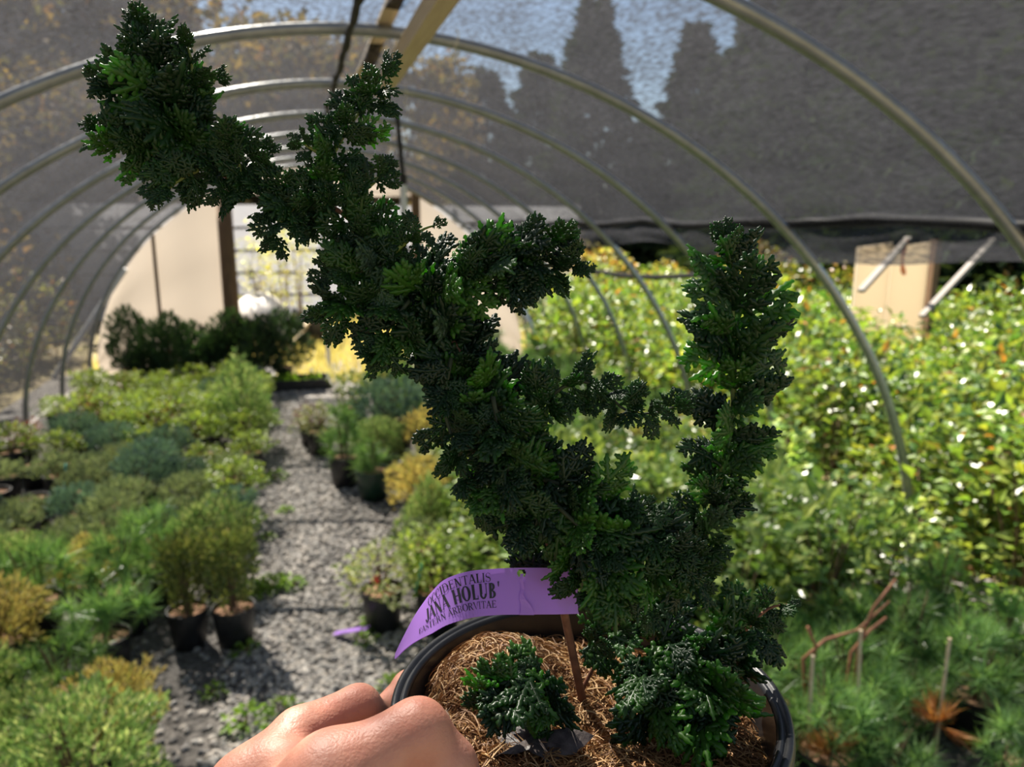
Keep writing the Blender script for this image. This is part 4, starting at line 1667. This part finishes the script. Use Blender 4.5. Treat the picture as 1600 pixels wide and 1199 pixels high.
def lettering(txt, s_right, v0, hgt, cond, T, H):
    """text that ends at strip length s_right (from the right end) and reads left to right"""
    polys, x = [], 0
    for ch in txt:
        g_, adv = glyph(ch, T, H)
        polys += [[(x + px * cond, py) for px, py in q] for q in g_]
        x += adv * cond
    b = MB()
    c0, w0, hw0, n0 = tag_frame(s_right)
    unit = hw0
    for q in polys:
        # subdivide quads lengthwise is not needed: letters are narrow
        vs = []
        for px, py in q:
            s = s_right + (x - px) * hgt * unit
            if s > LT - .001:
                break
            c_, wv, hw, nr_ = tag_frame(s)
            vs.append(c_ + wv * (v0 + py * hgt) * hw + nr_ * .00022)
        if len(vs) == 4:
            b.add(vs, [(0, 1, 2, 3)])
    return b.build('lettering', ink, tg)


def s_at(u_px):
    best = min(range(len(cen)), key=lambda i: abs(((cen[i] - Vector(CAM)).dot(X_) / (cen[i] - Vector(CAM)).dot(VIEW)) * FPX + 800 - u_px))
    return cum[best]


lettering('OCCIDENTALIS', s_at(768), .44, .40, 1.0, .13, .05)
lettering("JANA HOLUB'", s_at(779), -.27, .66, .80, .21, .07)
lettering('EASTERN ARBORVITAE', s_at(777), -.68, .31, 1.08, .12, .05)
b = MB()
pts_ = []
for k in range(9):
    f = .75 - 1.75 * k / 8
    c_, wv, hw, nr_ = tag_frame(s_at(818) + .0004 * math.sin(k * 1.7))
    ww = (.0006 if k < 5 else .0006 + .0011 * (k - 4))
    q = c_ + wv * hw * f + nr_ * .0007
    pts_ += [q - X_ * (.0006), q + X_ * ww + nr_ * .0005]
b.add(pts_, [(2 * k, 2 * k + 1, 2 * k + 3, 2 * k + 2) for k in range(8)])
b.build('threaded_tail', M['tag'], tg)

# ---------------------------------------------------------------- the hand
def surf_nets(F, org, h):
    ins = F < 0
    nx_, ny_, nz_ = F.shape
    cnt = np.zeros((nx_ - 1, ny_ - 1, nz_ - 1), int)
    acc = np.zeros(cnt.shape + (3,))
    num = np.zeros(cnt.shape)
    corners = [(i, j, k) for i in (0, 1) for j in (0, 1) for k in (0, 1)]
    sl = lambda c_: tuple(slice(o_, s - 1 + o_) for o_, s in zip(c_, F.shape))
    for a in corners:
        for ax in range(3):
            if a[ax] == 0:
                b_ = list(a)
                b_[ax] = 1
                fa, fb = F[sl(a)], F[sl(b_)]
                cr = (fa < 0) != (fb < 0)
                tt_ = np.where(cr, fa / np.where(cr, fa - fb, 1), 0)
                for x in range(3):
                    acc[..., x] += np.where(cr, a[x] + (tt_ if x == ax else 0), 0)
                num += cr
    act = num > 0
    idx = -np.ones(act.shape, int)
    idx[act] = np.arange(act.sum())
    ii = np.argwhere(act)
    V_ = (ii + acc[act] / num[act][:, None]) * h + org
    faces = []
    for ax in range(3):
        u_, v_ = [(1, 2), (2, 0), (0, 1)][ax]
        lo = [slice(None)] * 3
        hi = [slice(None)] * 3
        lo[ax] = slice(0, -1)
        hi[ax] = slice(1, None)
        fa, fb = ins[tuple(lo)], ins[tuple(hi)]
        ed = np.argwhere(fa != fb)
        for e_ in ed:
            if e_[u_] == 0 or e_[v_] == 0 or e_[u_] >= F.shape[u_] - 1 or e_[v_] >= F.shape[v_] - 1:
                continue
            q = []
            for du, dv in ((0, 0), (-1, 0), (-1, -1), (0, -1)):
                c_ = e_.copy()
                c_[u_] += du
                c_[v_] += dv
                q.append(idx[tuple(c_)])
            if not fa[tuple(e_)]:
                q = q[::-1]
            faces.append(tuple(int(x) for x in q))
    return V_, faces


def cone_sdf(G, a, b_, ra, rb):
    a, b_ = np.array(a), np.array(b_)
    d = b_ - a
    t_ = np.clip(((G - a) @ d) / (d @ d), 0, 1)
    return np.linalg.norm(G - a - t_[..., None] * d, axis=-1) - (ra + (rb - ra) * t_)


def smin(a, b_, k):
    h_ = np.clip(.5 + .5 * (b_ - a) / k, 0, 1)
    return b_ + (a - b_) * h_ - k * h_ * (1 - h_)


RIM = Vector(PC)


def around(deg, r, dz):
    """a point beside the pot: 0 = its left side, + = round the back, - = toward the viewer"""
    a = math.radians(deg)
    return RIM + (-R_ * math.cos(a) + B_ * math.sin(a)) * r + Vector((0, 0, dz))


fingers = []
# index finger on the outside of the wall, straightened along it
idx_f = [(P(385, 1235, .285), .0125), (P(468, 1150, .300), .0105), (P(560, 1105, .318), .0088), (around(4, .0895, -.018), .0080), (around(24, .0880, -.020), .0072), (around(40, .0865, -.022), .0064)]
mid_f = [(P(385, 1290, .285), .0125), (around(-52, .106, -.040), .0108), (around(-22, .0935, -.040), .0090), (around(4, .0870, -.040), .0080), (around(26, .0850, -.041), .0066)]
rin_f = [(P(395, 1345, .285), .0120), (around(-58, .104, -.060), .0103), (around(-30, .0905, -.060), .0087), (around(-6, .0840, -.060), .0076), (around(14, .0825, -.061), .0063)]
lit_f = [(P(410, 1400, .285), .0110), (around(-62, .101, -.079), .0088), (around(-40, .0875, -.079), .0074), (around(-22, .0805, -.079), .0065), (around(-6, .0790, -.080), .0054)]
zt = base_arb.z + PH_
th_f = [(P(420, 1330, .262), .0170), (P(520, 1222, .262), .0140), (AZ(652, 1143, zt + .018), .0110), (AZ(702, 1200, zt + .004), .0100), (AZ(716, 1222, zt - .001), .0082)]
chains = [idx_f, mid_f, rin_f, lit_f, th_f]
palm = [(P(385, 1235, .285), P(300, 1440, .262), .0140, .0200), (P(385, 1290, .285), P(300, 1470, .262), .0140, .0200), (P(395, 1345, .285), P(320, 1500, .266), .0135, .0190), (P(410, 1400, .285), P(340, 1530, .27), .0120, .0180),
        (P(520, 1222, .262), P(330, 1470, .25), .0165, .0210), (P(440, 1190, .285), P(520, 1215, .270), .0085, .0085),
        (P(320, 1470, .262), P(230, 1720, .24), .0250, .0270), (P(360, 1500, .266), P(260, 1730, .245), .0250, .0270), (P(245, 1725, .242), P(120, 2050, .22), .0280, .0340)]
allp = [q for ch in chains for q, r_ in ch] + [q for a, c_, r0, r1 in palm for q in (a, c_)]
lo_ = np.min([list(q) for q in allp], 0) - .045
hi_ = np.max([list(q) for q in allp], 0) + .045
HH = .00165
gx = [np.arange(l_, h_, HH) for l_, h_ in zip(lo_, hi_)]
GG = np.stack(np.meshgrid(*gx, indexing='ij'), -1)
F_ = None
for a, c_, r0, r1 in palm:
    s_ = cone_sdf(GG, a, c_, r0, r1)
    F_ = s_ if F_ is None else smin(F_, s_, .012)
for ci, ch in enumerate(chains):
    s_ = None
    for (a, r0), (c_, r1) in zip(ch[:-1], ch[1:]):
        q = cone_sdf(GG, a, c_, r0, r1)
        s_ = q if s_ is None else smin(s_, q, .0035)
    F_ = smin(F_, s_, .0065)
V_, Fc = surf_nets(F_, lo_, HH)
hb = P(230, 1720, .24)
me = bpy.data.meshes.new('person')
me.from_pydata([tuple(x - np.array(hb)) for x in V_], [], Fc)
me.polygons.foreach_set('use_smooth', [True] * len(me.polygons))
me.update()
skin, t, p, o = nodes('skin')
n1 = noise(t, 55, 5)
n2 = noise(t, 900, 4)
t.links.new(ramp(t, n1, [(.3, (.56, .22, .15)), (.55, (.64, .29, .20)), (.75, (.70, .36, .26))]), p.inputs['Base Color'])
p.inputs['Roughness'].default_value = .48
p.inputs['Subsurface Weight'].default_value = .25
p.inputs['Subsurface Radius'].default_value = (1.0, .35, .2)
p.inputs['Subsurface Scale'].default_value = .004
n3 = noise(t, 160, 3)
ad = t.nodes.new('ShaderNodeMath')
ad.operation = 'MULTIPLY_ADD'
t.links.new(n3, ad.inputs[0])
ad.inputs[1].default_value = 1.5
t.links.new(n2, ad.inputs[2])
bump(t, p, ad.outputs[0], .35, .0008)
hand = mobj('person', me, skin)
hand.location = hb
sm_ = hand.modifiers.new('smooth', 'SMOOTH')
sm_.factor = .5
sm_.iterations = 8
tag(hand, 'bare left hand gripping the rim of the black pot, thumb inside and fingers outside', 'person')
nail_m = mat('finger_nail', (.80, .52, .44), (.84, .58, .50), .3, 90)
for a, c_, r_, up_ in ((AZ(702, 1200, zt + .004), AZ(716, 1222, zt - .001), .0088, Vector((0, 0, 1)) + R_ * .5), ):
    dv = (c_ - a).normalized()
    up_ = (up_ - dv * up_.dot(dv)).normalized()
    sdv = dv.cross(up_)
    b = MB()
    vs, fs = [], []
    for i in range(7):
        for k in range(7):
            x, y = (i - 3) / 3, (k - 3) / 3
            q = a + dv * (.004 + .0052 * y) + sdv * .0062 * x * (1 - .12 * y * y) + up_ * (r_ * (1.05 - .30 * x * x))
            vs.append(q - hb)
    for i in range(6):
        for k in range(6):
            fs.append((i * 7 + k, i * 7 + k + 1, i * 7 + k + 8, i * 7 + k + 7))
    b.add(vs, fs)
    b.build('nail', nail_m, hand, True)
